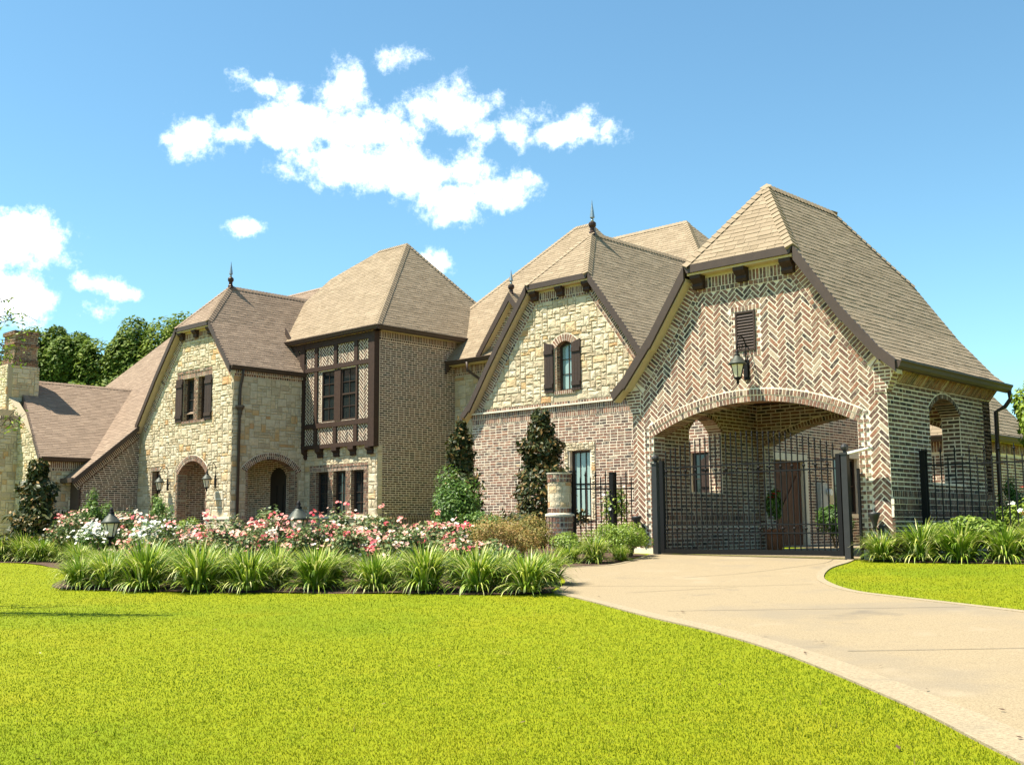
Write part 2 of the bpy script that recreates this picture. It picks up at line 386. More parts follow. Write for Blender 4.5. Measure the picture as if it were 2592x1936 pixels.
def emit(th, parent, pieces, name, rest_name, matname, n_ind=0):
    """the n_ind pieces that show largest become objects of their own, the rest one joined part"""
    pieces = sorted(pieces, key=score, reverse=True) if n_ind else pieces
    for p in pieces[:n_ind]:
        c = p[4]; rel = [tuple(round(t, 4) for t in (q - c)) for q in p[0]]; rb = round(p[2] * 12) / 12
        key = (tuple(rel), rb, matname)
        me = CACHE.get(key)
        if me is None:
            mb = MB(); mb.add(rel, p[1], rb); me = mb.mesh(name); me.materials.append(MATS[matname]); CACHE[key] = me
        o = bpy.data.objects.new(name, me); COL.objects.link(o); o.parent = parent; o.location = c - Vector(th.org)
    rest = pieces[n_ind:]
    if rest:
        mb = MB()
        for p in rest: mb.add(p[0], p[1], p[2])
        o = th.part(mb, rest_name, matname, parent); stuff(o)

# ------------------------------------------------------------------ masonry
def brick_rnd(): return min(1, max(0, R.gauss(.48, .25)))
COURSE, BLEN, MORT = .079, .25, .024
def courses(fr, y0, y1, iv, L=BLEN, H=COURSE, m=MORT, d=.004, d0=-.02, headers=0.12):
    """running bond between y0 and y1; iv(y) gives the free intervals of that course"""
    out = []; k = 0; y = y0
    while y < y1 - .02:
        ya, yb = y + m / 2, min(y + H, y1) - m / 2
        for xa, xb in iv((ya + yb) / 2):
            x = xa - (L / 2 if k % 2 else 0) + R.uniform(-.012, .012) * 0
            while x < xb:
                w = L
                if R.random() < headers: w = L / 2
                a, b = max(x, xa) + m / 2, min(x + w, xb) - m / 2
                if b - a > .03:
                    j = .003
                    out.append(piece(fr, [(a, ya + R.uniform(-j, j)), (b, ya + R.uniform(-j, j)), (b, yb + R.uniform(-j, j)), (a, yb + R.uniform(-j, j))], d0, d + R.uniform(-.002, .003), brick_rnd()))
                x += w
        y += H; k += 1
    return out
def herring(fr, hps, bbox, excl=(), Wd=.083, k=3, m=.023, d=.004, d0=-.02):
    out = []; x0, x1, y0, y1 = bbox; s = math.sqrt(.5)
    cx, cy = (x0 + x1) / 2, (y0 + y1) / 2; span = int(((x1 - x0) + (y1 - y0)) / Wd) + 4
    for t in range(-span, span):
        for mm in range(-span // k, span // k + 1):
            for kind in (0, 1):
                if kind == 0: X, Y, w, h = t + 2 * k * mm, t, k, 1
                else: X, Y, w, h = t + k + 2 * k * mm, t - k + 1, 1, k
                px, py = (X + w / 2) * Wd, (Y + h / 2) * Wd
                qx, qy = cx + (px - py) * s, cy + (px + py) * s
                if qx < x0 - .2 or qx > x1 + .2 or qy < y0 - .2 or qy > y1 + .2: continue
                hw, hh = w * Wd / 2 - m / 2, h * Wd / 2 - m / 2
                poly = []
                for ax, ay in ((-hw, -hh), (hw, -hh), (hw, hh), (-hw, hh)):
                    poly.append((qx + (ax - ay) * s, qy + (ax + ay) * s))
                hh_ = list(hps); bad = False
                for ex in excl:
                    r_ = ex(poly, (qx, qy))
                    if r_ is None: continue
                    if r_ is False: bad = True; break
                    hh_.append(r_)
                if bad: continue
                pl = clip(poly, hh_)
                if len(pl) < 3 or area(pl) < .0016: continue
                out.append(piece(fr, pl, d0, d + R.uniform(-.002, .003), brick_rnd()))
    return out
def ex_rect(x0, x1, y0, y1):
    def f(poly, c):
        if all(p[0] < x0 for p in poly) or all(p[0] > x1 for p in poly) or all(p[1] < y0 for p in poly) or all(p[1] > y1 for p in poly): return None
        ds = [(x0 - c[0], (1, 0, x0)), (c[0] - x1, (-1, 0, -x1)), (y0 - c[1], (0, 1, y0)), (c[1] - y1, (0, -1, -y1))]
        b = max(ds, key=lambda q: q[0])
        return b[1] if b[0] > -.1 else False
    return f
def ex_circle(ox, oy, r_, x0, x1, ymin):
    """inside of an arch: circle about (ox, oy) between x0 and x1, above ymin"""
    def f(poly, c):
        if c[0] < x0 or c[0] > x1 or c[1] < ymin - .2: return None
        dx, dy = c[0] - ox, c[1] - oy; l = math.hypot(dx, dy)
        if l - r_ > .2: return None
        if r_ - l > .12: return False
        return (-dx / l, -dy / l, -(ox * dx + oy * dy) / l - r_)
    return f
BEDS = []
def emit_beds(th):
    mb = MB()
    for fr, poly, d0, d1 in BEDS: fpoly(mb, fr, poly, d0, d1)
    if BEDS: stuff(th.part(mb, 'mortar_bed', 'mortar'))
    BEDS.clear()
def soldiers(fr, P, Q, off0, off1, w=.077, m=.022, d=.012, inward=(0, -1), d0=-.02):
    """a row of bricks standing square to the line PQ, between two offsets measured towards 'inward'"""
    P, Q = Vector((P[0], P[1])), Vector((Q[0], Q[1])); t = (Q - P); L = t.length; t.normalize(); nn = Vector((-t.y, t.x))
    if nn.dot(Vector(inward)) < 0: nn = -nn
    n = max(1, round(L / w)); out = []; ww = L / n
    if d > .009: BEDS.append((fr, [tuple(P + nn * off0), tuple(Q + nn * off0), tuple(Q + nn * off1), tuple(P + nn * off1)], -.005, d - .006 + R.uniform(-.0008, .0008)))
    for i in range(n):
        a = P + t * (i * ww + m / 2); b = P + t * ((i + 1) * ww - m / 2)
        poly = [tuple(a + nn * off0), tuple(b + nn * off0), tuple(b + nn * (off1 - m / 2)), tuple(a + nn * (off1 - m / 2))]
        out.append(piece(fr, poly, d0, d + R.uniform(-.003, .004), brick_rnd()))
    return out
def arch_geo(xc, half, zs, rise):
    r_ = (half * half + rise * rise) / (2 * rise); oy = zs + rise - r_
    return (xc, oy, r_, math.asin(min(1, half / r_)))
def ring(fr, geo, r0, r1, w=.077, m=.020, d=.018, d0=-.4, ext=0.0):
    xc, oy, r_, th = geo; out = []; th += ext; n = max(3, round(2 * th * r0 / w)); st = 2 * th / n
    r0i = r0 - (.007 if d0 < -.1 else 0)
    if d > .009:
        q = 16
        for i in range(q):
            a, b = -th + 2 * th * i / q, -th + 2 * th * (i + 1) / q
            BEDS.append((fr, [(xc + rr * math.sin(t), oy + rr * math.cos(t)) for rr, t in ((r0 - .002, a), (r0 - .002, b), (r1, b), (r1, a))], -.005, d - .006))
    for i in range(n):
        a, b = -th + i * st + m / 2 / r0, -th + (i + 1) * st - m / 2 / r0
        poly = [(xc + r0i * math.sin(a), oy + r0i * math.cos(a)), (xc + r0i * math.sin(b), oy + r0i * math.cos(b)), (xc + (r1 - m) * math.sin(b), oy + (r1 - m) * math.cos(b)), (xc + (r1 - m) * math.sin(a), oy + (r1 - m) * math.cos(a))]
        out.append(piece(fr, poly, d0, d + R.uniform(-.003, .004), brick_rnd()))
    return out
def arch_top(geo):
    xc, oy, r_, th = geo
    return lambda x: oy + math.sqrt(max(r_ * r_ - (x - xc) ** 2, 0))
def stone_rnd():
    return R.uniform(.0, .86) if R.random() < .88 else R.uniform(.86, 1)
def ashlar(fr, x0, x1, y0, y1, ok, hps=(), unit=.098, rough=.026, joint=.007, big=1.0):
    nx, ny = int((x1 - x0) / unit) + 1, int((y1 - y0) / unit) + 1
    free = [[ok(x0 + (i + .5) * unit, y0 + (j + .5) * unit) for j in range(ny)] for i in range(nx)]
    out = []
    for j in range(ny):
        for i in range(nx):
            if not free[i][j]: continue
            w = R.choice([2, 2, 3, 3, 4, 5]) if big >= 1 else R.choice([1, 2, 2, 3]); h = R.choice([1, 1, 2, 2, 3]) if big >= 1 else R.choice([1, 1, 2])
            if h == 3: w = min(w, 4)
            while w > 1 and not all(i + q < nx and free[i + q][j] for q in range(w)): w -= 1
            while h > 1 and not all(j + g < ny and all(free[i + q][j + g] for q in range(w)) for g in range(h)): h -= 1
            for q in range(w):
                for g in range(h): free[i + q][j + g] = False
            a, b = x0 + i * unit, y0 + j * unit; jj = joint / 2
            e = .012
            poly = [(a + jj + R.uniform(0, e), b + jj + R.uniform(0, e)), (a + w * unit - jj - R.uniform(0, e), b + jj + R.uniform(0, e)), (a + w * unit - jj - R.uniform(0, e), b + h * unit - jj - R.uniform(0, e)), (a + jj + R.uniform(0, e), b + h * unit - jj - R.uniform(0, e))]
            poly = clip(poly, hps)
            if len(poly) >= 3 and area(poly) > .002: out.append(stone_piece(fr, poly, rough, stone_rnd()))
    return out

def wall(th, name, fr, x0, x1, lo, hi, ops, depth, matname, label=None, parent=None, extra=()):
    """a solid wall with openings. ops: (xa, xb, sill, top) with top a number or a function of x"""
    L = (lambda x: lo) if not callable(lo) else lo
    H = (lambda x: hi) if not callable(hi) else hi
    xs = {x0, x1} | set(x for x in extra if x0 < x < x1)
    for a, b, zb, tp in ops:
        n = 14 if callable(tp) else 1
        for i in range(n + 1): xs.add(a + (b - a) * i / n)
    xs = sorted(x for x in xs if x0 - 1e-6 <= x <= x1 + 1e-6); mb = MB()
    flip = fr.a.cross(fr.b).dot(fr.n) < 0
    def quad(pts):
        mb.add(pts, [(3, 2, 1, 0) if flip else (0, 1, 2, 3)])
    for xa, xb in zip(xs[:-1], xs[1:]):
        if xb - xa < 1e-6: continue
        xm = (xa + xb) / 2; op = next((o for o in ops if o[0] - 1e-6 <= xm <= o[1] + 1e-6), None)
        segs = []
        if op is None: segs.append((L(xa), L(xb), H(xa), H(xb)))
        else:
            T = op[3] if callable(op[3]) else (lambda x, t=op[3]: t)
            if op[2] > L(xm) + 1e-4:
                segs.append((L(xa), L(xb), op[2], op[2]))
                quad([fr.p(xa, op[2], 0), fr.p(xb, op[2], 0), fr.p(xb, op[2], -depth), fr.p(xa, op[2], -depth)])
            segs.append((T(xa), T(xb), H(xa), H(xb)))
            quad([fr.p(xa, T(xa), -depth), fr.p(xb, T(xb), -depth), fr.p(xb, T(xb), 0), fr.p(xa, T(xa), 0)])
            if abs(xa - op[0]) < 1e-6: quad([fr.p(xa, op[2], 0), fr.p(xa, op[2], -depth), fr.p(xa, T(xa), -depth), fr.p(xa, T(xa), 0)])
            if abs(xb - op[1]) < 1e-6: quad([fr.p(xb, op[2], -depth), fr.p(xb, op[2], 0), fr.p(xb, T(xb), 0), fr.p(xb, T(xb), -depth)])
        for a, b, c, d in segs:
            quad([fr.p(xa, a, 0), fr.p(xb, b, 0), fr.p(xb, d, 0), fr.p(xa, c, 0)])
            quad([fr.p(xb, b, -depth), fr.p(xa, a, -depth), fr.p(xa, c, -depth), fr.p(xb, d, -depth)])
        quad([fr.p(xa, H(xa), 0), fr.p(xb, H(xb), 0), fr.p(xb, H(xb), -depth), fr.p(xa, H(xa), -depth)])
    for x, s in ((x0, 1), (x1, -1)):
        q = [fr.p(x, L(x), -depth), fr.p(x, L(x), 0), fr.p(x, H(x), 0), fr.p(x, H(x), -depth)]
        quad(q if s > 0 else q[::-1])
    return th.part(mb, name, matname, parent, label)
def free_iv(x0f, x1f, ops):
    """free intervals of a course at height y, between two edges and round openings (xa, xb, ya, top)"""
    def iv(y):
        segs = [(x0f(y) if callable(x0f) else x0f, x1f(y) if callable(x1f) else x1f)]
        for a, b, ya, tp in ops:
            t = tp
            if callable(tp):
                # width of the arch at this height
                if y < ya: continue
                xs = [a + (b - a) * i / 60 for i in range(61)]
                ins = [x for x in xs if tp(x) > y]
                if not ins: continue
                aa, bb = min(ins), max(ins)
            else:
                if not (ya <= y <= tp): continue
                aa, bb = a, b
            ns = []
            for p, q in segs:
                if bb <= p or aa >= q: ns.append((p, q)); continue
                if aa > p: ns.append((p, aa))
                if bb < q: ns.append((bb, q))
            segs = ns
        return [s for s in segs if s[1] - s[0] > .03]
    return iv

# ------------------------------------------------------------------ roofs
def shingles(poly3, tabw=.30, expo=.125):
    """poly3: convex planar polygon whose first edge is the eave. Returns (deck polygon, shingle pieces)"""
    P = [Vector(p) for p in poly3]; a = (P[1] - P[0]).normalized()
    n = Vector()
    for i in range(1, len(P) - 1): n += (P[i] - P[0]).cross(P[i + 1] - P[0])
    n.normalize()
    if n.z < 0: n = -n
    b = n.cross(a)
    if b.z < 0: b = -b
    fr = Fr(P[0], a, b, n)
    p2 = [((p - P[0]).dot(a), (p - P[0]).dot(b)) for p in P]
    cen = (sum(p[0] for p in p2) / len(p2), sum(p[1] for p in p2) / len(p2))
    hps = [hp_line(p2[i], p2[(i + 1) % len(p2)], cen) for i in range(len(p2)) if math.dist(p2[i], p2[(i + 1) % len(p2)]) > 1e-4]
    x0, x1 = min(p[0] for p in p2), max(p[0] for p in p2); y1 = max(p[1] for p in p2)
    out = []; y = -.02; k = 0
    while y < y1:
        x = x0 - R.uniform(0, tabw)
        while x < x1:
            w = tabw * R.choice([.55, .8, 1, 1, 1.25])
            th_ = R.choice([.008, .009, .012])
            yb = y + R.choice([0, 0, -.012])
            poly = clip([(x + .003, yb), (x + w - .003, yb), (x + w - .003, y + expo + .02), (x + .003, y + expo + .02)], hps)
            if len(poly) >= 3 and area(poly) > .0015:
                df = lambda X, Y, y=y, t=th_: .003 + t * max(0, 1 - (Y - y) / (expo + .02))
                out.append(piece(fr, poly, -.01, 0, R.random(), df))
            x += w
        y += expo; k += 1
    return fr, p2, out
def roof_planes(th, parent_name, polys, matname='shingle', n_ind=0, label=None, parent=None, smat=None):
    mb = MB(); pcs = []
    for poly in polys:
        fr, p2, out = shingles(poly); pcs += out
        mb.add([fr.p(x, y, -.004) for x, y in p2], [tuple(range(len(p2)))])
        mb.add([fr.p(x, y, -.06) for x, y in p2], [tuple(reversed(range(len(p2))))])
    o = th.part(mb, parent_name, 'deck', parent, label)
    emit(th, o, pcs, 'shingle', 'shingles', matname, n_ind)
    return o
def caps(th, parent, lines, matname='shingle', w=.14, step=.15):
    """ridge and hip cap shingles: folded tabs lapped along each line (p, q, normal of one side, normal of the other)"""
    mb = MB()
    for p, q, n1, n2 in lines:
        p, q = Vector(p), Vector(q); t = (q - p); L = t.length; t.normalize()
        n1 = Vector(n1).normalized(); n2 = Vector(n2).normalized(); up_ = (n1 + n2).normalized()
        s1 = t.cross(n1); s2 = t.cross(n2)
        if s1.dot(n2) > 0: s1 = -s1
        if s2.dot(n1) > 0: s2 = -s2
        n = int(L / step) + 1
        for i in range(n):
            a = p + t * (i * L / n); b = p + t * ((i + 1) * L / n + .03)
            ha, hb = .034, .012
            v = [a + s1 * w + n1 * ha, a + up_ * (ha + .012), a + s2 * w + n2 * ha, b + s1 * w + n1 * hb, b + up_ * (hb + .012), b + s2 * w + n2 * hb,
                 a + s1 * w - n1 * .01, a + s2 * w - n2 * .01]
            f = [(0, 1, 4, 3), (1, 2, 5, 4), (0, 6, 1), (1, 7, 2), (6, 7, 1)]
            mb.add(v, f, R.uniform(.45, 1))
    o = th.part(mb, 'ridge_caps', matname, parent); stuff(o)
def hipn(p0, p1, p2):
    n = (Vector(p1) - Vector(p0)).cross(Vector(p2) - Vector(p0)).normalized()
    return n if n.z > 0 else -n

def gable_trim(th, uc, vw, vv, prof, sides=(-1, 1), top_half=None, drop=.26, brackets=None, band=True, wall_half=99, nseg=None, soffit=True):
    """rake boards, soffits, brick rake bands and brackets under a clipped gable. prof: [(half width, z)...] of the roof edge from the clip down"""
    fr = front(vw); w = vw - vv
    fa, sf = MB(), MB(); pcs = []
    pfs = prof if isinstance(prof, dict) else {-1: prof, 1: prof}
    h0, z0 = pfs[1][0]
    # horizontal board under the clipped top
    fpoly(fa, fr, [(uc - h0, z0 + .015), (uc + h0, z0 + .015), (uc + h0 - .07, z0 - .145), (uc - h0 + .07, z0 - .145)], w - .03, w + .03)
    if soffit: fbox(sf, fr, uc - h0 + .05, uc + h0 - .05, z0 - .19, z0 - .13, .002, w - .03)
    for s in sides:
        for (ha, za), (hb, zb) in zip(pfs[s][:-1], pfs[s][1:]):
            sl = math.hypot(hb - ha, zb - za) / (hb - ha); dr = .155 * sl
            fpoly(fa, fr, [(uc + s * ha, za + .015), (uc + s * hb, zb + .015), (uc + s * hb, zb - dr), (uc + s * ha, za - dr)], w - .03, w + .03)
            if soffit: fpoly(sf, fr, [(uc + s * ha, za - dr + .04), (uc + s * hb, zb - dr + .04), (uc + s * hb, zb - dr - .03), (uc + s * ha, za - dr - .03)], .002, w - .03)
            if band and hb <= wall_half + .5:
                P, Q = (uc + s * ha, za), (uc + s * min(hb, wall_half), za + (zb - za) * (min(hb, wall_half) - ha) / (hb - ha))
                inn = (-s, -1)
                pcs += soldiers(fr, P, Q, .19, .40, inward=inn, d=.02)
                pcs += soldiers(fr, P, Q, .40, .49, w=.105, inward=inn, d=.014)
    fbox(sf, fr, uc - h0 + .08, uc + h0 - .08, z0 - .25, z0 - .185, -.005, .016)
    o = th.part(fa, 'rake_board', 'fascia')
    if soffit: th.part(sf, 'soffit', 'soffit')
    # brick band across the top
    pcs += soldiers(fr, (uc - h0 + .1, z0 - .25), (uc + h0 - .1, z0 - .25), 0, .21, inward=(0, -1), d=.02)
    pcs += soldiers(fr, (uc - h0 + .05, z0 - .46), (uc + h0 - .05, z0 - .46), 0, .09, w=.105, inward=(0, -1), d=.014)
    emit(th, o, pcs, 'rake_brick', 'rake_bricks', 'brick', 0)
    for bx in (brackets or []):
        mb = MB(); x0, x1 = uc + bx - .12, uc + bx + .12; zt, zb = z0 - .05, z0 - .46
        # stepped ogee outline in depth
        pr = [(0, zb), (.10, zb), (.13, zb + .05), (.11, zb + .11), (.15, zb + .15), (w - .04, zb + .2), (w - .04, zt), (0, zt)]
        f2 = Fr((x0, vw, 0), (0, -1, 0), (0, 0, 1), (1, 0, 0))
        fpoly(mb, f2, pr, 0, x1 - x0, R.random())
        th.part(mb, 'bracket', 'timber')

# ------------------------------------------------------------------ terrain
def gz(u, v):
    return -.95 - .01165 * min(max(u, -60), 20) + .0442 * min(max(v, -25), 18.6)
def sheet(name, poly, off, matname, res=None):
    """a flat strip of ground following the terrain, from an outline in plan"""
    from mathutils.geometry import delaunay_2d_cdt
    v2 = [Vector(p) for p in poly]; n = len(v2); pts = list(v2)
    if res:
        x0, x1 = min(p.x for p in v2), max(p.x for p in v2); y0, y1 = min(p.y for p in v2), max(p.y for p in v2)
        x = x0
        while x < x1:
            y = y0
            while y < y1: pts.append(Vector((x + R.uniform(-.1, .1) * res, y + R.uniform(-.1, .1) * res))); y += res
            x += res
    r_ = delaunay_2d_cdt(pts, [(i, (i + 1) % n) for i in range(n)], [list(range(n))], 1, 1e-5)
    mb = MB(); mb.add([(p.x, p.y, gz(p.x, p.y) + (off(p.x, p.y) if callable(off) else off)) for p in r_[0]], [tuple(f) for f in r_[2]], .5)
    if mb.v:
        o = mb.build(name, matname)
        me = o.data
        if sum(p.normal.z for p in me.polygons) < 0: me.flip_normals()
        return o
def smoothline(pts, n=6):
    out = []
    P = [Vector(p) for p in pts]
    for i in range(len(P) - 1):
        p0, p1, p2, p3 = P[max(i - 1, 0)], P[i], P[i + 1], P[min(i + 2, len(P) - 1)]
        for k in range(n):
            t = k / n
            q = .5 * ((2 * p1) + (p2 - p0) * t + (2 * p0 - 5 * p1 + 4 * p2 - p3) * t * t + (3 * p1 - p0 - 3 * p2 + p3) * t ** 3)
            out.append((q.x, q.y))
    out.append(tuple(P[-1])); return out
xs = [-900, -400, -200, -120] + [x * 2.0 for x in range(-42, 16)] + [40, 80, 160, 400, 900]
ys = [-900, -400, -150, -60] + [y * 2.0 for y in range(-15, 30)] + [70, 100, 180, 400, 900]
ys = sorted(set(ys + [18.6])); mb = MB()
mb.add([(x, y, gz(x, y)) for x in xs for y in ys], [(i * len(ys) + j, (i + 1) * len(ys) + j, (i + 1) * len(ys) + j + 1, i * len(ys) + j + 1) for i in range(len(xs) - 1) for j in range(len(ys) - 1)])
struct(mb.build('lawn', 'lawn'))

# drive: left edge along the lawn, round the planting bed to the gate; right edge round the small lawn
E_L = smoothline([(3.5, 1.2), (.6, 3.4), (-2.2, 6.05), (-3.25, 7.07), (-4.89, 8.45), (-6.26, 9.36), (-7.51, 10.01), (-9.14, 10.95), (-10.2, 11.5)])
E_B = smoothline([(-10.2, 11.5), (-11.2, 12.9), (-12.9, 14.6), (-12.85, 15.1), (-12.6, 15.7), (-12.9, 16.7), (-13.25, 17.5), (-13.6, 18.3)])
E_R = smoothline([(-9.25, 18.3), (-9.05, 17.7), (-8.75, 16.5), (-8.1, 15.05), (-7.48, 14.15), (-6.78, 13.44), (-6.0, 13.05), (-4.4, 12.36), (-1.5, 11.0), (3, 8.4), (9, 5.2)])
E_BED = smoothline([(-10.2, 11.5), (-10.55, 11.02), (-11.66, 10.62), (-12.77, 10.12), (-13.93, 9.6), (-15.16, 9.06), (-16.72, 8.55), (-18.1, 8.28), (-19.2, 8.7), (-21, 9.9), (-23.3, 10.55), (-26.0, 10.95), (-28.5, 10.3), (-32, 10)])
struct(sheet('driveway', E_L + E_B[1:] + [(-13.6, 22.8), (-13.6, 25), (-15.2, 25.2), (-15.2, 33), (-9.6, 33), (-9.25, 22.8)] + E_R + [(9, 2), (5, 0)], .012, 'concrete'))
def ribbon(name, line, w0, w1, off, matname, side):
    P = [Vector(p) for p in line]; mb = MB(); L = []; 
    for i, p in enumerate(P):
        t = (P[min(i + 1, len(P) - 1)] - P[max(i - 1, 0)]).normalized(); n = Vector((-t.y, t.x)) * side
        k = i / (len(P) - 1); w = w0 + (w1 - w0) * k; q = p + n * w
        L.append(((p.x, p.y, gz(p.x, p.y) + off), (q.x, q.y, gz(q.x, q.y) + off)))
    v = [a for pr in L for a in pr]
    mb.add(v + [(x, y, z - .05) for x, y, z in v], [f for i in range(len(L) - 1) for f in ((2 * i, 2 * i + 1, 2 * i + 3, 2 * i + 2), (len(v) + 2 * i, 2 * i, 2 * i + 2, len(v) + 2 * i + 2), (2 * i + 1, len(v) + 2 * i + 1, len(v) + 2 * i + 3, 2 * i + 3))])
    o = mb.build(name, matname)
    return struct(o)
ribbon('drive_edging', E_L, .42, .09, .016, 'kerb', -1)
ribbon('drive_edging', E_B, .10, .10, .020, 'kerb', -1)
ribbon('drive_edging', E_R, .11, .11, .020, 'kerb', -1)
def joint(pts):
    mb = MB(); P = [Vector(p) for p in pts]
    for a, b in zip(P[:-1], P[1:]):
        t = (b - a).normalized(); n = Vector((-t.y, t.x)) * .007
        q = [a - n, b - n, b + n, a + n]
        mb.add([(p.x, p.y, gz(p.x, p.y) + .0165) for p in q], [(0, 1, 2, 3)])
    return struct(mb.build('drive_joint', 'joint'))
joint([(-9.29, 11.9), (-8.4, 13.2)]); joint([(-10.6, 12.3), (-8.33, 13.43), (-7.7, 14.0)]); joint([(-7.6, 10.5), (-5.0, 12.4)]); joint([(-4.6, 8.9), (-2.0, 11.0)]); joint([(-2.4, 6.9), (.9, 9.4)])
joint(smoothline([(-9.9, 14.1), (-9.5, 15.1), (-9.4, 16.2), (-9.35, 17.4), (-9.6, 18.2)]))
bump_ = lambda x, y: .014 + .010 * math.sin(x * 3.1 + y * 1.7) * math.sin(y * 2.3 - x)
struct(sheet('planting_bed', E_BED + [(-34, 14), (-42, 16), (-43, 21), (-34, 24), (-24.5, 24.4), (-15.2, 23.6), (-14.2, 18.3)] + [(a - .11, b + .02) for a, b in reversed(E_B[:-1])][:-1], bump_, 'mulch', .55))
struct(sheet('planting_bed', [(-9.1, 18.2), (-8.3, 18.05), (-7, 18.3), (-5.0, 18.75), (-2, 19.5), (-2, 24), (-8.5, 24), (-8.5, 18.6)], bump_, 'mulch', .55))

# ------------------------------------------------------------------ windows, doors
def pane(th, parent, fr, x0, x1, z0, z1, d, matname='glass'):
    mb = MB(); fbox(mb, fr, x0, x1, z0, z1, d - .012, d)
    return th.part(mb, 'pane', matname, parent)
def window(th, fr, x0, x1, z0, z1, rec=.15, cols=2, rows=3, hung=False, archtop=None, glass='glass', label=None, mun=.022, fw_=.06):
    mb = MB()
    fbox(mb, fr, x0, x0 + fw_, z0, z1, -rec - .05, -rec + .05); fbox(mb, fr, x1 - fw_, x1, z0, z1, -rec - .05, -rec + .05)
    fbox(mb, fr, x0 + fw_, x1 - fw_, z0, z0 + fw_, -rec - .05, -rec + .05)
    if archtop:
        n = 8
        for i in range(n):
            xa, xb = x0 + (x1 - x0) * i / n, x0 + (x1 - x0) * (i + 1) / n
            fpoly(mb, fr, [(xa, archtop(xa) - fw_ - .02), (xb, archtop(xb) - fw_ - .02), (xb, archtop(xb) + .02), (xa, archtop(xa) + .02)], -rec - .05, -rec + .051)
    else: fbox(mb, fr, x0 + fw_, x1 - fw_, z1 - fw_, z1, -rec - .05, -rec + .05)
    if hung: fbox(mb, fr, x0 + fw_, x1 - fw_, (z0 + z1) / 2 - .03, (z0 + z1) / 2 + .03, -rec - .02, -rec + .045)
    gx0, gx1, gz0, gz1 = x0 + fw_, x1 - fw_, z0 + fw_, z1 - fw_
    for c in range(1, cols): x = gx0 + (gx1 - gx0) * c / cols; fbox(mb, fr, x - mun / 2, x + mun / 2, gz0, gz1, -rec - .008, -rec + .022)
    for r_ in range(1, rows):
        if hung and r_ * 2 == rows: continue
        z = gz0 + (gz1 - gz0) * r_ / rows; fbox(mb, fr, gx0, gx1, z - mun / 2, z + mun / 2, -rec - .006, -rec + .024)
    o = th.part(mb, 'window', 'sash', None, label)
    for c in range(cols):
        for r_ in range(rows):
            xa, xb = gx0 + (gx1 - gx0) * c / cols, gx0 + (gx1 - gx0) * (c + 1) / cols
            za, zb = gz0 + (gz1 - gz0) * r_ / rows, gz0 + (gz1 - gz0) * (r_ + 1) / rows
            pane(th, o, fr, xa + .002, xb - .002, za + .002, zb - .002, -rec + R.uniform(-.002, .002), glass)
    return o
def shutter(th, fr, x0, x1, z0, z1, top_slope=0, label=None):
    n = 3; mb = MB(); w = (x1 - x0) / n
    o = None; root = MB()
    for zc in (z0 + .2, z1 - .25 - abs(top_slope) / 2): fbox(root, fr, x0 + .01, x1 - .01, zc - .06, zc + .06, .062, .092, R.random())
    o = th.part(root, 'shutter', 'shutter', None, label)
    for i in range(n):
        xa, xb = x0 + i * w + .003, x0 + (i + 1) * w - .003; mb = MB()
        ta, tb = (z1 - top_slope * (xa - x0) / (x1 - x0), z1 - top_slope * (xb - x0) / (x1 - x0)) if top_slope > 0 else (z1 + top_slope * (x1 - xa) / (x1 - x0), z1 + top_slope * (x1 - xb) / (x1 - x0))
        fpoly(mb, fr, [(xa, z0), (xb, z0), (xb, tb), (xa, ta)], .028, .062, R.random()); th.part(mb, 'board', 'shutter', o)
    return o
def gutter(th, p, q, out, label=None, fas=True):
    """ogee gutter along an eave from p to q, projecting towards out"""
    p, q, out = Vector(p), Vector(q), Vector(out).normalized(); t = (q - p).normalized(); upv = Vector((0, 0, 1))
    pr = [(-.03, -.16), (.05, -.16), (.085, -.12), (.10, -.07), (.13, -.035), (.13, -.005), (.115, -.005), (.11, -.03), (-.03, -.03)]
    mb = MB(); n = len(pr)
    v = [p + out * a + upv * b for a, b in pr] + [q + out * a + upv * b for a, b in pr]
    mb.add(v, [tuple(range(n)), tuple(reversed(range(n, 2 * n)))] + [(i, n + i, n + (i + 1) % n, (i + 1) % n) for i in range(n)])
    return th.part(mb, 'gutter', 'fascia', None, label)
def downspout(th, pts, r_=.045, straps=(), label=None):
    mb = MB(); mb.tube(pts, r_, 8); o = th.part(mb, 'downspout', 'fascia', None, label, smooth=True); return o
def finial(th, p, h, label=None):
    mb = MB(); x, y, z = p
    mb.lathe([(.11, -.12), (.10, 0), (.075, .03), (.07, .14), (.10, .17), (.115, .2), (.115, .27), (.10, .3), (.05, .33)], p, 10)
    o = th.part(mb, 'finial', 'copper_dark', None, label, smooth=False)
    m2 = MB(); k = h - .33
    m2.lathe([(.035, .32), (.05, .36), (.03, .41), (.075, .45), (.05, .45 + .35 * (k - .12)), (.022, .45 + .7 * (k - .12)), (.004, h)], p, 8)
    th.part(m2, 'spike', 'lead', o)

# ================================================================== GATEHOUSE
UG, V0, V1 = -11.4, 18.52, 23.2
UL, UR = -14.17, -8.62
gh = Thing('gatehouse', 'brick drive-through gatehouse with herringbone gable over a wide arched iron gate', 'gatehouse', (UG, 20.86, 0))
GPROF = [(1.22, 5.72), (2.12, 4.43), (2.8, 3.62), (3.08, 3.38)]
def prof_z(prof, h, drop):
    if h <= prof[0][0]: return prof[0][1] - drop
    for (ha, za), (hb, zb) in zip(prof[:-1], prof[1:]):
        if h <= hb: return za + (zb - za) * (h - ha) / (hb - ha) - drop
    return prof[-1][1] - drop
ga = arch_geo(UG - .02, 2.23, 2.40, .53); gtop = arch_top(ga); AX0, AX1 = UG - .02 - 2.23, UG - .02 + 2.23
hi_g = lambda x: prof_z(GPROF, abs(x - UG), .20)
brk = [UG - 1.22, UG + 1.22, UG - 2.12, UG + 2.12, UG]
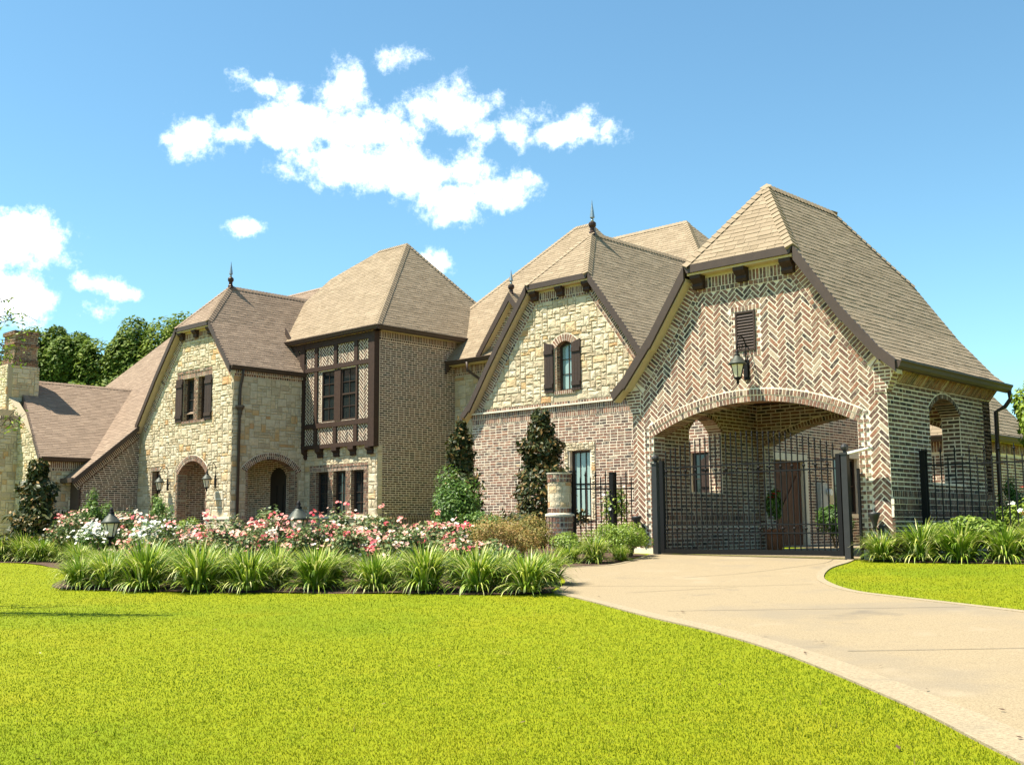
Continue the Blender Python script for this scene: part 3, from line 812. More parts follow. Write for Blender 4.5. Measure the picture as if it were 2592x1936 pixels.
fw_wall = wall(gh, 'front_wall', front(V0), UL, UR, -.1, hi_g, [(AX0, AX1, -.1, gtop)], .38, 'mortar', 'sunlit front wall of herringbone brick with a wide arch', extra=brk)
fr = front(V0)
rk = []
for s in (-1, 1):
    a, b = (UG + s * 1.22, 5.72), (UG + s * 2.12, 4.43); l = math.dist(a, b); nx, ny = -s * 1.29 / l, -.9 / l
    a2 = (a[0] + nx * .33, a[1] + ny * .33); b2 = (b[0] + nx * .33, b[1] + ny * .33)
    rk.append(hp_line(a2, b2, (UG, 3)))
hps = rk + [(0, 1, 5.17), (1, 0, UR - .005), (-1, 0, -(UL + .005)), (0, -1, -.14)]
pcs = herring(fr, hps, (UL, UR, .1, 5.2), [ex_rect(AX0 - .22, AX1 + .22, -1, 2.45), ex_circle(ga[0], ga[1], ga[2] + .25, AX0 - .22, AX1 + .22, 2.35), ex_rect(UG - .32, UG + .32, 3.80, 4.79)])
emit(gh, fw_wall, pcs, 'brick', 'bricks', 'brick', 300)
# arch rings, jamb columns, vent surround
o2 = ring(fr, ga, ga[2], ga[2] + .12, d=.012, d0=-.40) + ring(fr, ga, ga[2] + .12, ga[2] + .24, d=.022, d0=-.02)
emit(gh, fw_wall, o2, 'arch_brick', 'arch_bricks', 'brick', 120)
jb = []
for xa, xb in ((AX0 - .22, AX0 - .11), (AX0 - .11, AX0), (AX1, AX1 + .11), (AX1 + .11, AX1 + .22)):
    jb += courses(fr, .14, 2.58, lambda y, a=xa, b=xb: [(a, b)], L=.12, headers=0, d=.013)
jb += courses(rside(AX0), .0, 2.38, lambda y: [(V0 + .01, V0 + .38)], d=.006)
jb += courses(lside(AX1), .0, 2.38, lambda y: [(V0 + .01, V0 + .38)], d=.006)
jb += soldiers(fr, (UG - .32, 4.79), (UG + .32, 4.79), 0, .10, inward=(0, -1)) + soldiers(fr, (UG - .32, 3.90), (UG + .32, 3.90), 0, .10, inward=(0, -1))
for xa in (UG - .32, UG + .22): jb += courses(fr, 3.90, 4.69, lambda y, a=xa: [(a, a + .10)], L=.11, headers=0)
emit(gh, fw_wall, jb, 'jamb_brick', 'jamb_bricks', 'brick', 0)
for xa, xb in ((UL - .02, AX0 + .005), (AX1 - .005, UR + .02)):
    mb = MB(); mb.box(xa, xb, V0 - .025, V0 + .30, -.12, .135); gh.part(mb, 'base_stone', 'ledge_stone', fw_wall)
# louvred vent
vz0, vz1 = 3.905, 4.685
vx0, vx1 = UG - .22, UG + .22
mb = MB()
fbox(mb, fr, vx0, vx0 + .04, vz0, vz1, -.02, .03); fbox(mb, fr, vx1 - .04, vx1, vz0, vz1, -.02, .03); fbox(mb, fr, vx0 + .04, vx1 - .04, vz0, vz0 + .04, -.02, .029); fbox(mb, fr, vx0 + .04, vx1 - .04, vz1 - .04, vz1, -.02, .029)
fbox(mb, fr, vx0 + .03, vx1 - .03, vz0 + .03, vz1 - .03, -.02, .002)
vent = gh.part(mb, 'gable_vent', 'shutter')
for i in range(12):
    z = vz0 + .05 + i * .057; mb = MB(); f2 = Fr((0, V0, 0), (1, 0, 0), (0, -.6, -.8)); 
    mb.add([fr.p(vx0 + .04, z + .045, .004), fr.p(vx1 - .04, z + .045, .004), fr.p(vx1 - .04, z, .026), fr.p(vx0 + .04, z, .026), fr.p(vx0 + .04, z - .008, .026), fr.p(vx1 - .04, z - .008, .026)], [(0, 3, 2, 1), (3, 4, 5, 2)], R.random())
    gh.part(mb, 'louvre_slat', 'shutter', vent)
gable_trim(gh, UG, V0, V0 - .25, GPROF, brackets=(-1.0, 0, 1.0), wall_half=2.77)
# right side wall
sa = arch_geo(20.94, .70, 2.64, .30)
sw = wall(gh, 'side_wall', rside(UR), V0 + .38, V1, -.1, 3.45, [(20.24, 21.64, 1.32, arch_top(sa))], .36, 'mortar', 'shaded brick side wall with a small arched opening')
fr = rside(UR)
iv = free_iv(V0, V1, [(20.24, 21.64, 1.32, 2.64), (20.24, 21.64, 2.64, arch_top((sa[0], sa[1], sa[2] + .09, sa[3])))])
pcs = courses(fr, 1.16, 3.06, iv) + courses(fr, -.08, .78, free_iv(V0 - .03, V1 + .03, []), d=.045, d0=-.01) 
pcs += soldiers(fr, (V0 - .03, 1.02), (V1 + .03, 1.02), 0, .1, w=.105, d=.055) + soldiers(fr, (V0 - .02, .92), (V1 + .03, .92), 0, .1, d=.045, w=.25)
pcs += soldiers(fr, (V0 - .02, .80), (V1, .80), -.02, .02, d=.045) + soldiers(fr, (V0, 1.16), (V1, 1.16), -.0, .12, d=.02) + soldiers(fr, (V0 - .03, .90), (V1 + .03, .90), .08, .20, d=.045)
pcs += ring(fr, sa, sa[2], sa[2] + .10, d=.014, d0=-.36)
pcs += courses(front(21.64), 1.32, 2.64, lambda y: [(UR - .36, UR)], L=.24)
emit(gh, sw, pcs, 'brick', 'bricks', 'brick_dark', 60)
mb = MB(); fbox(mb, fr, V0 + .03, V1 + .03, -.1, .93, 0, .035); fbox(mb, fr, 20.2, 21.68, 1.29, 1.335, -.38, .03); gh.part(mb, 'plinth', 'mortar', sw)
# slanted brick cornice under the eave
cf = Fr((UR, 0, 3.05), (0, 1, 0), (.24, 0, .30), (.30, 0, -.24))
pcs = soldiers(cf, (V0 + .05, .385), (V1, .385), 0, .40, w=.078, inward=(0, -1), d=.012) + soldiers(fr, (V0 + .05, 3.16), (V1, 3.16), 0, .11, w=.078, d=.03)
mb = MB(); mb.add([cf.p(V0 + .02, 0, 0), cf.p(V1, 0, 0), cf.p(V1, .39, 0), cf.p(V0 + .02, .39, 0), (UR - .05, V0 + .02, 3.36), (UR - .05, V1, 3.36), (UR - .05, V1, 3.05), (UR - .05, V0 + .02, 3.05)], [(0, 1, 2, 3), (0, 3, 4, 7), (1, 6, 5, 2)])
cn = gh.part(mb, 'cornice', 'mortar'); emit(gh, cn, pcs, 'brick', 'cornice_bricks', 'brick', 0)
# stepped kneeler at the front corners
for s, ue in ((1, UR), (-1, UL)):
    mb = MB(); pcs = []
    for i in range(8):
        z = 2.86 + i * .065; ex = .03 * i; f3 = front(V0 - .015)
        a, b = (ue - .22, ue + ex) if s > 0 else (ue - ex, ue + .22)
        mb.box(a, b, V0 - .012, V0 + .22, z, z + .065)
        pcs += courses(f3, z, z + .065, lambda y, a=a, b=b: [(a, b)], H=.065, L=.21, headers=.4)
        if s > 0: pcs += courses(rside(b + .003), z, z + .065, lambda y: [(V0 - .01, V0 + .22)], H=.065, L=.21)
    kn = gh.part(mb, 'kneeler', 'mortar'); emit(gh, kn, pcs, 'brick', 'kneeler_bricks', 'brick', 0)
# left wall with its arched opening, rear wall with a matching arch
la = arch_geo(20.67, .62, 2.64, .32)
lw = wall(gh, 'side_wall', lside(UL), V0 + .38, V1, -.1, 3.45, [(20.05, 21.29, 1.30, arch_top(la))], .34, 'mortar', 'brick side wall seen through the arch, with a small arched opening')
iv = free_iv(V0 + .38, V1 - .38, [(20.05, 21.29, 1.30, 2.64), (20.05, 21.29, 2.64, arch_top((la[0], la[1], la[2] + .10, la[3])))])
fr = rside(UL + .34)
pcs = courses(fr, .0, .55, iv) + courses(fr, .80, 3.4, iv) + soldiers(fr, (V0 + .4, .80), (V1 - .38, .80), 0, .11, w=.105) + soldiers(fr, (V0 + .4, .68), (V1 - .38, .68), 0, .11) + ring(fr, la, la[2], la[2] + .10, d0=-.34) + courses(front(21.29), 1.30, 2.64, lambda y: [(UL, UL + .34)], L=.24)
emit(gh, lw, pcs, 'brick', 'bricks', 'brick', 0)
ra = arch_geo(UG - .02, 2.25, 2.40, .55); rtop = arch_top(ra)
rw = wall(gh, 'rear_wall', back(V1), UL, UR, -.1, hi_g, [(AX0, AX1, -.1, rtop)], .38, 'mortar', extra=brk)
fr = front(V1 - .38)
iv = free_iv(UL + .34, UR - .36, [(AX0, AX1, -1, 2.40), (AX0, AX1, 2.40, arch_top((ra[0], ra[1], ra[2] + .11, ra[3])))])
pcs = courses(fr, 0, 3.4, iv) + ring(fr, ra, ra[2], ra[2] + .11, d0=-.38) + courses(rside(AX0), 0, 2.4, lambda y: [(V1 - .37, V1)], d=.006)
emit(gh, rw, pcs, 'brick', 'bricks', 'brick', 0)
pcs = courses(lside(UR - .36), 0, 3.4, free_iv(V0 + .38, V1 - .38, [(20.24, 21.64, 1.32, 2.9)])); emit(gh, sw, pcs, 'brick', 'inner_bricks', 'brick', 0)
mb = MB(); mb.box(UL + .3, UR - .3, V0 + .3, V1 - .3, 3.36, 3.42); gh.part(mb, 'ceiling', 'timber')
# roof
def gable_roof(th, uc, prof, zr, vf, vb, rf, rb, matname, n_ind, sides=(-1, 1), rear_hip=True, pname='roof', label=None, cap=True):
    polys = []; h0, z0 = prof[0]
    for s in sides:
        ps = list(reversed(prof))
        for (ha, za), (hb, zb) in zip(ps[:-1], ps[1:]):
            polys.append([(uc + s * ha, vf, za), (uc + s * ha, vb, za), (uc + s * hb, vb, zb), (uc + s * hb, vf, zb)])
        polys.append([(uc + s * h0, vf, z0), (uc + s * h0, vb, z0), (uc, rb, zr), (uc, rf, zr)])
    hf = [(uc - h0, vf, z0), (uc + h0, vf, z0), (uc, rf, zr)]; polys.append(hf)
    if rear_hip: polys.append([(uc + h0, vb, z0), (uc - h0, vb, z0), (uc, rb, zr)])
    o = roof_planes(th, pname, polys, matname, n_ind, label)
    if cap:
        nf = hipn(*hf); L = []
        for s in (-1, 1):
            ns = Vector((s * (zr - z0), 0, h0)).normalized()
            L.append(((uc + s * h0, vf, z0), (uc, rf, zr), nf, ns))
            if rear_hip: L.append(((uc + s * h0, vb, z0), (uc, rb, zr), Vector((nf.x, -nf.y, nf.z)), ns))
        L.append(((uc, rf, zr), (uc, rb, zr), Vector((zr - z0, 0, h0)), Vector((-(zr - z0), 0, h0))))
        caps(th, o, L, matname)
    return o
gable_roof(gh, UG, GPROF, 7.41, V0 - .27, V1 + .27, 19.5, 22.2, 'shingle', 300, label='tan shingle roof with a clipped gable end')
gutter(gh, (UG + 3.06, V0 - .24, 3.39), (UG + 3.06, V1 + .26, 3.39), (1, 0, 0), 'brown gutter along the right eave')
gutter(gh, (UG - 3.06, V0 - .24, 3.39), (UG - 3.06, V1 + .26, 3.39), (-1, 0, 0))
downspout(gh, [(UG + 3.12, V1 + .2, 3.26), (UG + 3.13, V1 + .22, 3.1), (UG + 3.02, V1 + .2, 2.95), (UG + 2.86, V1 + .12, 2.85), (UG + 2.84, V1 + .1, .1)])
mb = MB()
for s in (-1, 1): mb.add([(UG + s * 3.08, V0 - .2, 3.33), (UG + s * 3.08, V1 + .2, 3.33), (UG + s * 2.75, V1 + .2, 3.40), (UG + s * 2.75, V0 - .2, 3.40)], [(0, 1, 2, 3)])
gh.part(mb, 'eave_soffit', 'soffit')

emit_beds(gh)

# ================================================================== HOUSE
hs = Thing('house', 'large tan stone and brick house with steep shingle roofs, finials and a timbered bay', 'house', (-30, 24, .2))
# ---------------- left stone gable (LG)
VL, LU0, LU1, LUC = 21.63, -40.79, -34.2, -36.72
LP = {1: [(1.17, 8.11), (2.65, 6.33)], -1: [(1.17, 8.11), (2.63, 6.38), (3.98, 4.62)]}
hi_l = lambda x: prof_z(LP[1 if x > LUC else -1], abs(x - LUC), .22) if x < LUC + 2.6 else 6.1
fa_ = arch_geo(-36.83, .97, 2.62, .47)
wl1, wl2 = (-37.56, -36.84), (-36.56, -36.06)
ops = [(-37.80, -35.86, .2, arch_top(fa_)), (wl1[0], wl1[1], 4.58, 6.17), (wl2[0], wl2[1], 4.58, 6.17), (-39.72, -39.20, 1.2, 2.82)]
# openings at one x share a column, so the arch and the upper windows are cut in two walls
lw1 = wall(hs, 'gable_wall', front(VL), LU0, LU1, .1, 3.8, [ops[0], ops[3]], .36, 'stone_joint', 'stone porch wall with a brick arch')
lw2 = wall(hs, 'gable_wall', front(VL), LU0, LU1, 3.8, hi_l, [ops[1], ops[2]], .36, 'stone_joint', 'left stone gable with a pair of shuttered windows', extra=[LUC - 1.17, LUC + 1.17, LUC - 2.63, LUC + 2.6])
fr = front(VL)
def rake_hps(uc, prof, off, side):
    out = []
    for (ha, za), (hb, zb) in zip(prof[:-1], prof[1:]):
        a, b = (uc + side * ha, za), (uc + side * hb, zb); l = math.dist(a, b); nx, ny = -side * (za - zb) / l, -(hb - ha) / l
        out.append(hp_line((a[0] + nx * off, a[1] + ny * off), (b[0] + nx * off, b[1] + ny * off), (uc, za - 3)))
    return out
lh = rake_hps(LUC, LP[1], .49, 1) + [rake_hps(LUC, LP[-1], .49, -1)[0], rake_hps(LUC, LP[-1], .49, -1)[1], (0, 1, 7.57), (1, 0, LU1), (-1, 0, -LU0)]
def in_op(x, z, rects, archs):
    for a, b, c, d in rects:
        if a < x < b and c < z < d: return True
    for g, extra, zs, half in archs:
        if abs(x - g[0]) < half + extra * .5 and z <= zs: return True
        if z > zs - .3 and math.hypot(x - g[0], z - g[1]) < g[2] + extra and abs(x - g[0]) < half + extra: return True
    return False
okl = lambda x, z: not in_op(x, z, [(-37.62, -36.0, 4.47, 6.2), (-38.02, -35.56, 6.17, 6.45), (-39.83, -39.09, 1.1, 2.97), (-35.2, -34.68, 1.62, 1.94)], [(fa_, .23, 2.62, .97)])
pcs = ashlar(fr, LU0, LU1, 1.0, 7.6, lambda x, z: okl(x, z) and z < 7.57, lh)
pcs += ashlar(Fr((0, VL - .05, 0), (1, 0, 0), (0, 0, 1), (0, -1, 0)), LU0, LU1, .1, .98, lambda x, z: not (-37.9 < x < -35.76), unit=.098)
for xa, xb in ((LU0, -37.85), (-35.8, LU1 + .08)):
    mb = MB(); mb.box(xa, xb, VL - .10, VL + .1, .94, 1.03); hs.part(mb, 'stone_ledge', 'ledge_stone', lw1)
STONES = [(lw1, pcs)]
bk = ring(fr, fa_, fa_[2], fa_[2] + .11, d=.02, d0=-.36) + ring(fr, fa_, fa_[2] + .11, fa_[2] + .22, d=.028)
for a in (-37.92, -35.86): bk += courses(fr, .2, 2.64, lambda y, a=a: [(a, a + .12)], L=.13, headers=0, d=.018)
bk += soldiers(fr, (-38.0, 6.44), (-35.58, 6.44), 0, .075, w=.2, d=.045) + soldiers(fr, (-38.0, 6.365), (-35.58, 6.365), 0, .19, d=.025)
for a, b in ((-37.63, -37.56), (-36.84, -36.56), (-36.06, -35.98)): bk += courses(fr, 4.5, 6.17, lambda y, a=a, b=b: [(a, b)], L=.14, headers=0, d=.012)
for a in (wl1[0], wl2[0]): bk += courses(rside(a), 4.58, 6.17, lambda y: [(VL, VL + .2)], L=.2, d=.006)
bk += soldiers(fr, (-37.62, 4.57), (-36.0, 4.57), 0, .09, w=.105, d=.05)
bk += soldiers(fr, (-39.82, 2.95), (-39.10, 2.95), 0, .13, d=.025) + courses(fr, 1.12, 2.82, lambda y: [(-39.82, -39.72), (-39.2, -39.1)], L=.12, headers=0) + courses(rside(-39.72), 1.2, 2.82, lambda y: [(VL, VL + .25)], L=.22)
BRK = [(lw1, bk, 'brick')]
gable_trim(hs, LUC, VL, VL - .25, LP, brackets=(-.98, 0, .98), wall_half=4.1)
window(hs, fr, wl1[0], wl1[1], 4.6, 6.17, rec=.2, cols=2, rows=4); window(hs, fr, wl2[0], wl2[1], 4.6, 6.17, rec=.2, cols=2, rows=4)
window(hs, fr, -39.72, -39.20, 1.2, 2.82, rec=.25, cols=1, rows=4)
shutter(hs, fr, -38.06, -37.6, 4.56, 6.18); shutter(hs, fr, -36.02, -35.56, 4.53, 6.17)
mb = MB(); fbox(mb, fr, -35.19, -34.69, 1.63, 1.93, -.01, .035); pq = hs.part(mb, 'name_plaque', 'ledge_stone', None, 'blank pale stone plaque'); mb = MB(); fbox(mb, fr, -35.13, -34.75, 1.68, 1.88, .02, .039); hs.part(mb, 'plaque_face', 'stone_joint', pq)
# right return of the left gable, with the porch arch
sfa = arch_geo(23.3, 1.0, 2.70, .40)
fr = rside(LU1)
lsw = wall(hs, 'return_wall', fr, VL + .36, 24.9, .1, 6.28, [(22.30, 24.30, .2, arch_top(sfa))], .36, 'stone_joint', 'shaded stone return wall with a brick porch arch')
pcs = ashlar(fr, VL, 24.72, 1.0, 6.0, lambda x, z: not in_op(x, z, [], [(sfa, .25, 2.70, 1.0)]), [(1, 0, 24.73), (-1, 0, -VL), (0, 1, 5.98)], rough=.022)
STONES.append((lsw, pcs))
bk = ring(fr, sfa, sfa[2], sfa[2] + .115, d=.02, d0=-.36, ext=.10) + ring(fr, sfa, sfa[2] + .115, sfa[2] + .24, d=.03, ext=.12)
bk += soldiers(fr, (VL, 6.28), (24.74, 6.28), 0, .20, d=.10, d0=0) + soldiers(fr, (VL, 6.08), (24.74, 6.08), 0, .09, w=.1, d=.03)
bk += soldiers(fr, (VL, 1.05), (22.28, 1.05), 0, .1, d=.05)
for a in (22.18, 24.30): bk += courses(fr, .2, 2.68, lambda y, a=a: [(a, a + .12)], L=.13, headers=0, d=.012)
bk += courses(lside(LU1 - .36), 0, .1, lambda y: [])
BRK.append((lsw, bk, 'brick'))
# porch interior
mb = MB(); mb.box(-38.1, -34.22, VL + .05, 24.6, .1, .55); hs.part(mb, 'porch_floor', 'kerb')
pw = MB(); pw.box(-38.4, -38.1, VL + .3, 24.8, .1, 3.5); pw.box(-38.1, -34.5, 24.5, 24.62, .1, 3.5); pw.box(-38.1, -34.5, VL + .36, 24.5, 3.4, 3.5)
po = hs.part(pw, 'porch_wall', 'mortar')
da = arch_geo(-35.5, .52, 2.45, .42)
bk = courses(rside(-38.1), .55, 3.4, lambda y: [(VL + .3, 24.5)]) + courses(front(24.5), .55, 3.4, free_iv(-38.1, -34.5, [(-36.02, -34.98, 0, 2.45), (-36.02, -34.98, 2.45, arch_top(da))]))
bk += courses(rside(-37.80), .2, 2.6, lambda y: [(VL, VL + .35)], d=.006) + courses(rside(-37.8), 0, .1, lambda y: [])
bk += courses(lside(LU1 - .36), .55, 3.4, free_iv(VL + .36, 24.5, [(22.3, 24.3, 0, 3.12)]))
f5 = back(22.30); bk += courses(front(24.30), .2, 2.68, lambda y: [(LU1 - .36, LU1)], d=.006)
BRK.append((po, bk, 'brick'))
mb = MB(); fbox(mb, front(24.5), -36.0, -35.0, .55, 2.46, -.05, .02); fpoly(mb, front(24.5), [(-36.0 + i / 10, arch_top(da)(-36.0 + i / 10)) for i in range(11)][::-1] + [(-36.0, 2.46), (-35.0, 2.46)], -.05, .021)
do_ = hs.part(mb, 'front_door', 'dark_door', None, 'dark arched front door in the porch')
for x in (-35.85, -35.45): mb = MB(); fbox(mb, front(24.5), x, x + .3, .8, 2.2, .02, .04); hs.part(mb, 'door_panel', 'dark_door', do_)
gutter(hs, (LUC + 2.64, VL - .22, 6.34), (LUC + 2.64, 24.7, 6.34), (1, 0, 0), 'gutter of the left gable')
downspout(hs, [(LUC + 2.70, 21.9, 6.2), (LUC + 2.68, 21.9, 6.0), (LU1 + .10, 21.88, 5.75), (LU1 + .08, 21.85, 5.5), (LU1 + .08, 21.85, .4)], .05)
mb = MB(); mb.lathe([(.07, 4.50), (.07, 4.58), (.10, 4.66), (.10, 4.74), (.17, 4.86), (.19, 4.86), (.19, 4.93), (.05, 4.93)], (LU1 + .10, 21.85, 0), 4); hs.part(mb, 'leader_head', 'fascia')
# ---------------- timbered wing (TW)
VT, TU0, TU1, TV1 = 24.75, -34.2, -30.0, 28.47
fr = front(VT)
tops = [(-33.52, -32.78), (-32.49, -31.75), (-31.46, -30.74)]
tw = wall(hs, 'lower_wall', fr, TU0 - .02, TU1 - .012, .1, 3.6, [(a, b, 1.08, 2.64) for a, b in tops], .3, 'stone_joint', 'stone wall below the timbered bay with three tall windows')
pcs = ashlar(fr, TU0, TU1, 1.0, 3.55, lambda x, z: not (-33.87 < x < -30.47 and z < 2.87), [(1, 0, TU1), (-1, 0, -TU0)])
STONES.append((tw, pcs))
bk = soldiers(fr, (-33.86, 2.86), (-30.48, 2.86), 0, .08, w=.2, d=.04) + soldiers(fr, (-33.86, 2.78), (-30.48, 2.78), 0, .14, d=.02)
for a, b in ((-33.86, -33.52), (-32.78, -32.49), (-31.75, -31.46), (-30.74, -30.48)): bk += courses(fr, 1.0, 2.64, lambda y, a=a, b=b: [(a, b)], L=.17, headers=.2, d=.014)
for a, b in tops: bk += courses(rside(a), 1.08, 2.64, lambda y: [(VT, VT + .2)], L=.2, d=.006)
BRK.append((tw, bk, 'brick'))
for a, b in tops: window(hs, fr, a, b, 1.08, 2.64, rec=.2, cols=2, rows=4)
mb = MB(); mb.box(TU0, TU1 + .06, VT - .07, VT + .1, .95, 1.03); hs.part(mb, 'stone_ledge', 'ledge_stone', tw)
# jettied storey: brick panels between timbers
VJ = 24.62; fj = front(VJ)
jw = wall(hs, 'jettied_wall', fj, -35.1, TU1, 3.5, 7.5, [(-33.06, -31.02, 4.42, 6.28)], .14, 'mortar', 'half timbered upper wall with herringbone brick panels')
posts = [(-34.32, -34.05), (-30.30, -29.97)]; studs = [(-33.46, -33.28), (-32.31, -32.12), (-31.13, -30.94)]
beams = [(3.47, 3.62), (4.22, 4.40), (6.32, 6.48), (7.20, 7.52)]
pcs = []
def panel(a, b, c, d): 
    return herring(fj, [(1, 0, b - .01), (-1, 0, -(a + .01)), (0, 1, d - .005), (0, -1, -(c + .005))], (a, b, c, d), Wd=.095, m=.026)
for (a, b) in ((-34.05, -33.46), (-33.28, -32.31), (-32.12, -31.13), (-30.94, -30.30)):
    pcs += panel(a, b, 3.62, 4.22); pcs += panel(a, b, 6.48, 7.2)
pcs += panel(-34.05, -33.46, 4.40, 6.32) + panel(-30.94, -30.30, 4.40, 6.32) + panel(-35.05, -34.32, 6.48, 7.2)
pcs += courses(fj, 4.40, 6.32, lambda y: [(-33.28, -33.07)], L=.13)
emit(hs, jw, pcs, 'panel_brick', 'panel_bricks', 'brick_dark', 0)
def timber(x0, x1, z0, z1, d=.06, name='timber'):
    mb = MB(); fbox(mb, fj, x0, x1, z0, z1, -.02, d, R.random()); return hs.part(mb, name, 'timber', jw)
for z0, z1 in beams: timber(-34.3 if z1 < 7 else -35.1, -30.0, z0, z1, .07, 'beam')
for a, b in posts: timber(a, b, 3.40, 7.5, .085, 'post')
for a, b in studs:
    timber(a, b, 3.62, 4.22, name='stud'); timber(a, b, 6.48, 7.2, name='stud')
timber(-33.46, -33.28, 4.4, 6.32, name='stud'); timber(-31.02, -30.94, 4.4, 6.32, name='stud'); timber(-32.28, -31.92, 4.42, 6.30, .03, 'mullion')
mb = MB(); fs = rside(TU1 + .0); fbox(mb, fs, VJ - .085, VT + .02, 3.40, 7.5, -.2, .035); hs.part(mb, 'post', 'timber', jw)
for a, b in ((-33.06, -32.28), (-31.92, -31.03)): window(hs, fj, a, b, 4.42, 6.30, rec=.06, cols=2, rows=4, hung=True)
for i, xc in enumerate((-34.18, -33.2, -32.24, -31.28, -30.33)):
    mb = MB(); pr = [(0, 3.10 if i == 0 else 3.16), (.07, 3.14), (.10, 3.2), (.09, 3.27), (.14, 3.31), (.2, 3.36), (.2, 3.48), (0, 3.48)]
    f2 = Fr((xc - .15, VT, 0), (0, -1, 0), (0, 0, 1), (1, 0, 0)); fpoly(mb, f2, pr, 0, .3, R.random()); hs.part(mb, 'corbel', 'timber', jw)
# brick side of the timbered wing
fr = rside(TU1)
tsw = wall(hs, 'side_wall', fr, VT + .01, TV1, .1, 7.5, [], .3, 'mortar', 'tall shaded brick side wall beside the timbered bay')
STONES.append((tsw, ashlar(fr, VT, VT + .2, 1.02, 3.38, lambda x, z: True, [(1, 0, VT + .2)], rough=.015)))
bk = courses(fr, 1.05, 7.14, lambda y: [(VT + .06 if y > 3.4 else VT + .2, TV1)]) + soldiers(fr, (VT + .02, 7.46), (TV1, 7.46), 0, .24, d=.03) + soldiers(fr, (VT + .02, 7.22), (TV1, 7.22), 0, .08, w=.1, d=.02)
bk += soldiers(fr, (VT, 1.05), (TV1, 1.05), 0, .10, d=.05) + soldiers(fr, (VT, .95), (TV1, .95), 0, .24, d=.03) + courses(fr, .1, .7, lambda y: [(VT, TV1)], d=.03)
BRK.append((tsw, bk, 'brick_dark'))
# recessed stone wall between the wings, with a small gabled dormer
VR = 28.42; fr = front(VR)
rw_ = wall(hs, 'recessed_wall', fr, TU1, -24.3, .1, 7.1, [], .3, 'stone_joint', 'recessed stone wall between the brick wings')
pcs = ashlar(fr, TU1, -24.3, .8, 6.15, lambda x, z: True, [(0, 1, 6.14)], rough=.022); STONES.append((rw_, pcs))
BRK.append((rw_, soldiers(fr, (TU1 + .02, 6.5), (-24.3, 6.5), 0, .26, d=.03) + soldiers(fr, (TU1 + .02, 6.24), (-24.3, 6.24), 0, .08, w=.1, d=.02), 'brick'))
gutter(hs, (TU1 + .02, 28.0, 6.68), (-24.0, 28.0, 6.68), (0, -1, 0))
mb = MB(); mb.box(TU1 + .05, -24.0, 28.02, 28.42, 6.5, 6.54); hs.part(mb, 'soffit', 'soffit', rw_)
downspout(hs, [(-28.85, 27.93, 6.55), (-28.85, 27.95, 6.25), (-28.6, 28.3, 5.95), (-28.6, 28.34, 5.7), (-28.6, 28.34, .3)], .05)
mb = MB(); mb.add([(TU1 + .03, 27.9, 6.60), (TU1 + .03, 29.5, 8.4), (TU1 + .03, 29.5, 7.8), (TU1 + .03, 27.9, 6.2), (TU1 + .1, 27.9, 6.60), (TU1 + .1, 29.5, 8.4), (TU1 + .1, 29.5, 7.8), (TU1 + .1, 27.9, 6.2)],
                  [(0, 1, 2, 3), (4, 7, 6, 5), (0, 4, 5, 1), (3, 2, 6, 7), (0, 3, 7, 4), (1, 5, 6, 2)]); hs.part(mb, 'shadow_flashing', 'fascia')  # dark flashing strip with the shade under the eave in its colour
mb = MB(); fpoly(mb, front(24.58), [(-34.0, 6.34), (-35.35, 7.96), (-35.35, 8.2), (-34.0, 6.62)], -.02, .03); hs.part(mb, 'shadow_flashing', 'fascia')  # dark panel standing in for shadow and flashing where roof meets wall
dc, dv = -26.75, 28.2
mb = MB(); mb.add([(dc - 1.45, dv, 6.75), (dc + 1.45, dv, 6.75), (dc, dv, 8.62), (dc - 1.45, dv + 1.3, 6.75), (dc + 1.45, dv + 1.3, 6.75), (dc, dv + 1.3, 8.62)], [(0, 1, 2), (0, 3, 4, 1)])
dw = hs.part(mb, 'dormer', 'mortar', None, 'small pointed dormer behind the brick wing')
BRK.append((dw, courses(front(dv), 6.8, 8.4, lambda y: [(dc - 1.4 * (8.6 - y) / 1.85, dc + 1.4 * (8.6 - y) / 1.85)]), 'brick'))
mb = MB()
for s in (-1, 1): fpoly(mb, front(dv), [(dc, 8.80), (dc + s * 1.66, 6.70), (dc + s * 1.44, 6.70), (dc, 8.5)], .22, .27)
hs.part(mb, 'rake_board', 'fascia', dw)
mb = MB()
for s in (-1, 1): fpoly(mb, front(dv), [(dc, 8.58), (dc + s * 1.56, 6.70), (dc + s * 1.44, 6.70), (dc, 8.45)], .0, .215)
hs.part(mb, 'soffit', 'soffit', dw)
finial(hs, (dc, dv - .12, 8.78), .86)
# ---------------- brick and stone wing behind the pillar (CG)
VC, CU0, CU1, CUC = 23.9, -24.44, -17.06, -20.75
CP = [(1.19, 7.62), (2.35, 6.10), (2.87, 5.38), (3.58, 4.34), (3.95, 3.98)]
hi_c = lambda x: prof_z(CP, abs(x - CUC), .22)
fr = front(VC)
cat_ = arch_geo(-20.67, .31, 5.72, .14)
cw = wall(hs, 'gable_wall', fr, CU0, CU1, 3.66, hi_c, [(-20.98, -20.36, 4.43, arch_top(cat_))], .36, 'stone_joint', 'stone gable with one arched shuttered window', extra=[CUC + s * h for s in (-1, 1) for h, z in CP])
cw2 = wall(hs, 'lower_wall', fr, CU0, -15.2, 0, 3.66, [(-20.54, -19.79, .85, 2.70), (-16.45, -15.75, 1.1, 2.45)], .36, 'mortar', 'brick wall of the wing with a green-paned window')
ch = rake_hps(CUC, CP[:2], .49, 1) + rake_hps(CUC, CP[:2], .49, -1) + [(0, 1, 7.09)]
pcs = ashlar(fr, CU0, CU1, 4.12, 7.1, lambda x, z: not in_op(x, z, [(-21.06, -20.28, 4.35, 5.75), (-21.2, -20.1, 5.7, 6.0)], [(cat_, .24, 5.7, .31)]), ch); STONES.append((cw, pcs))
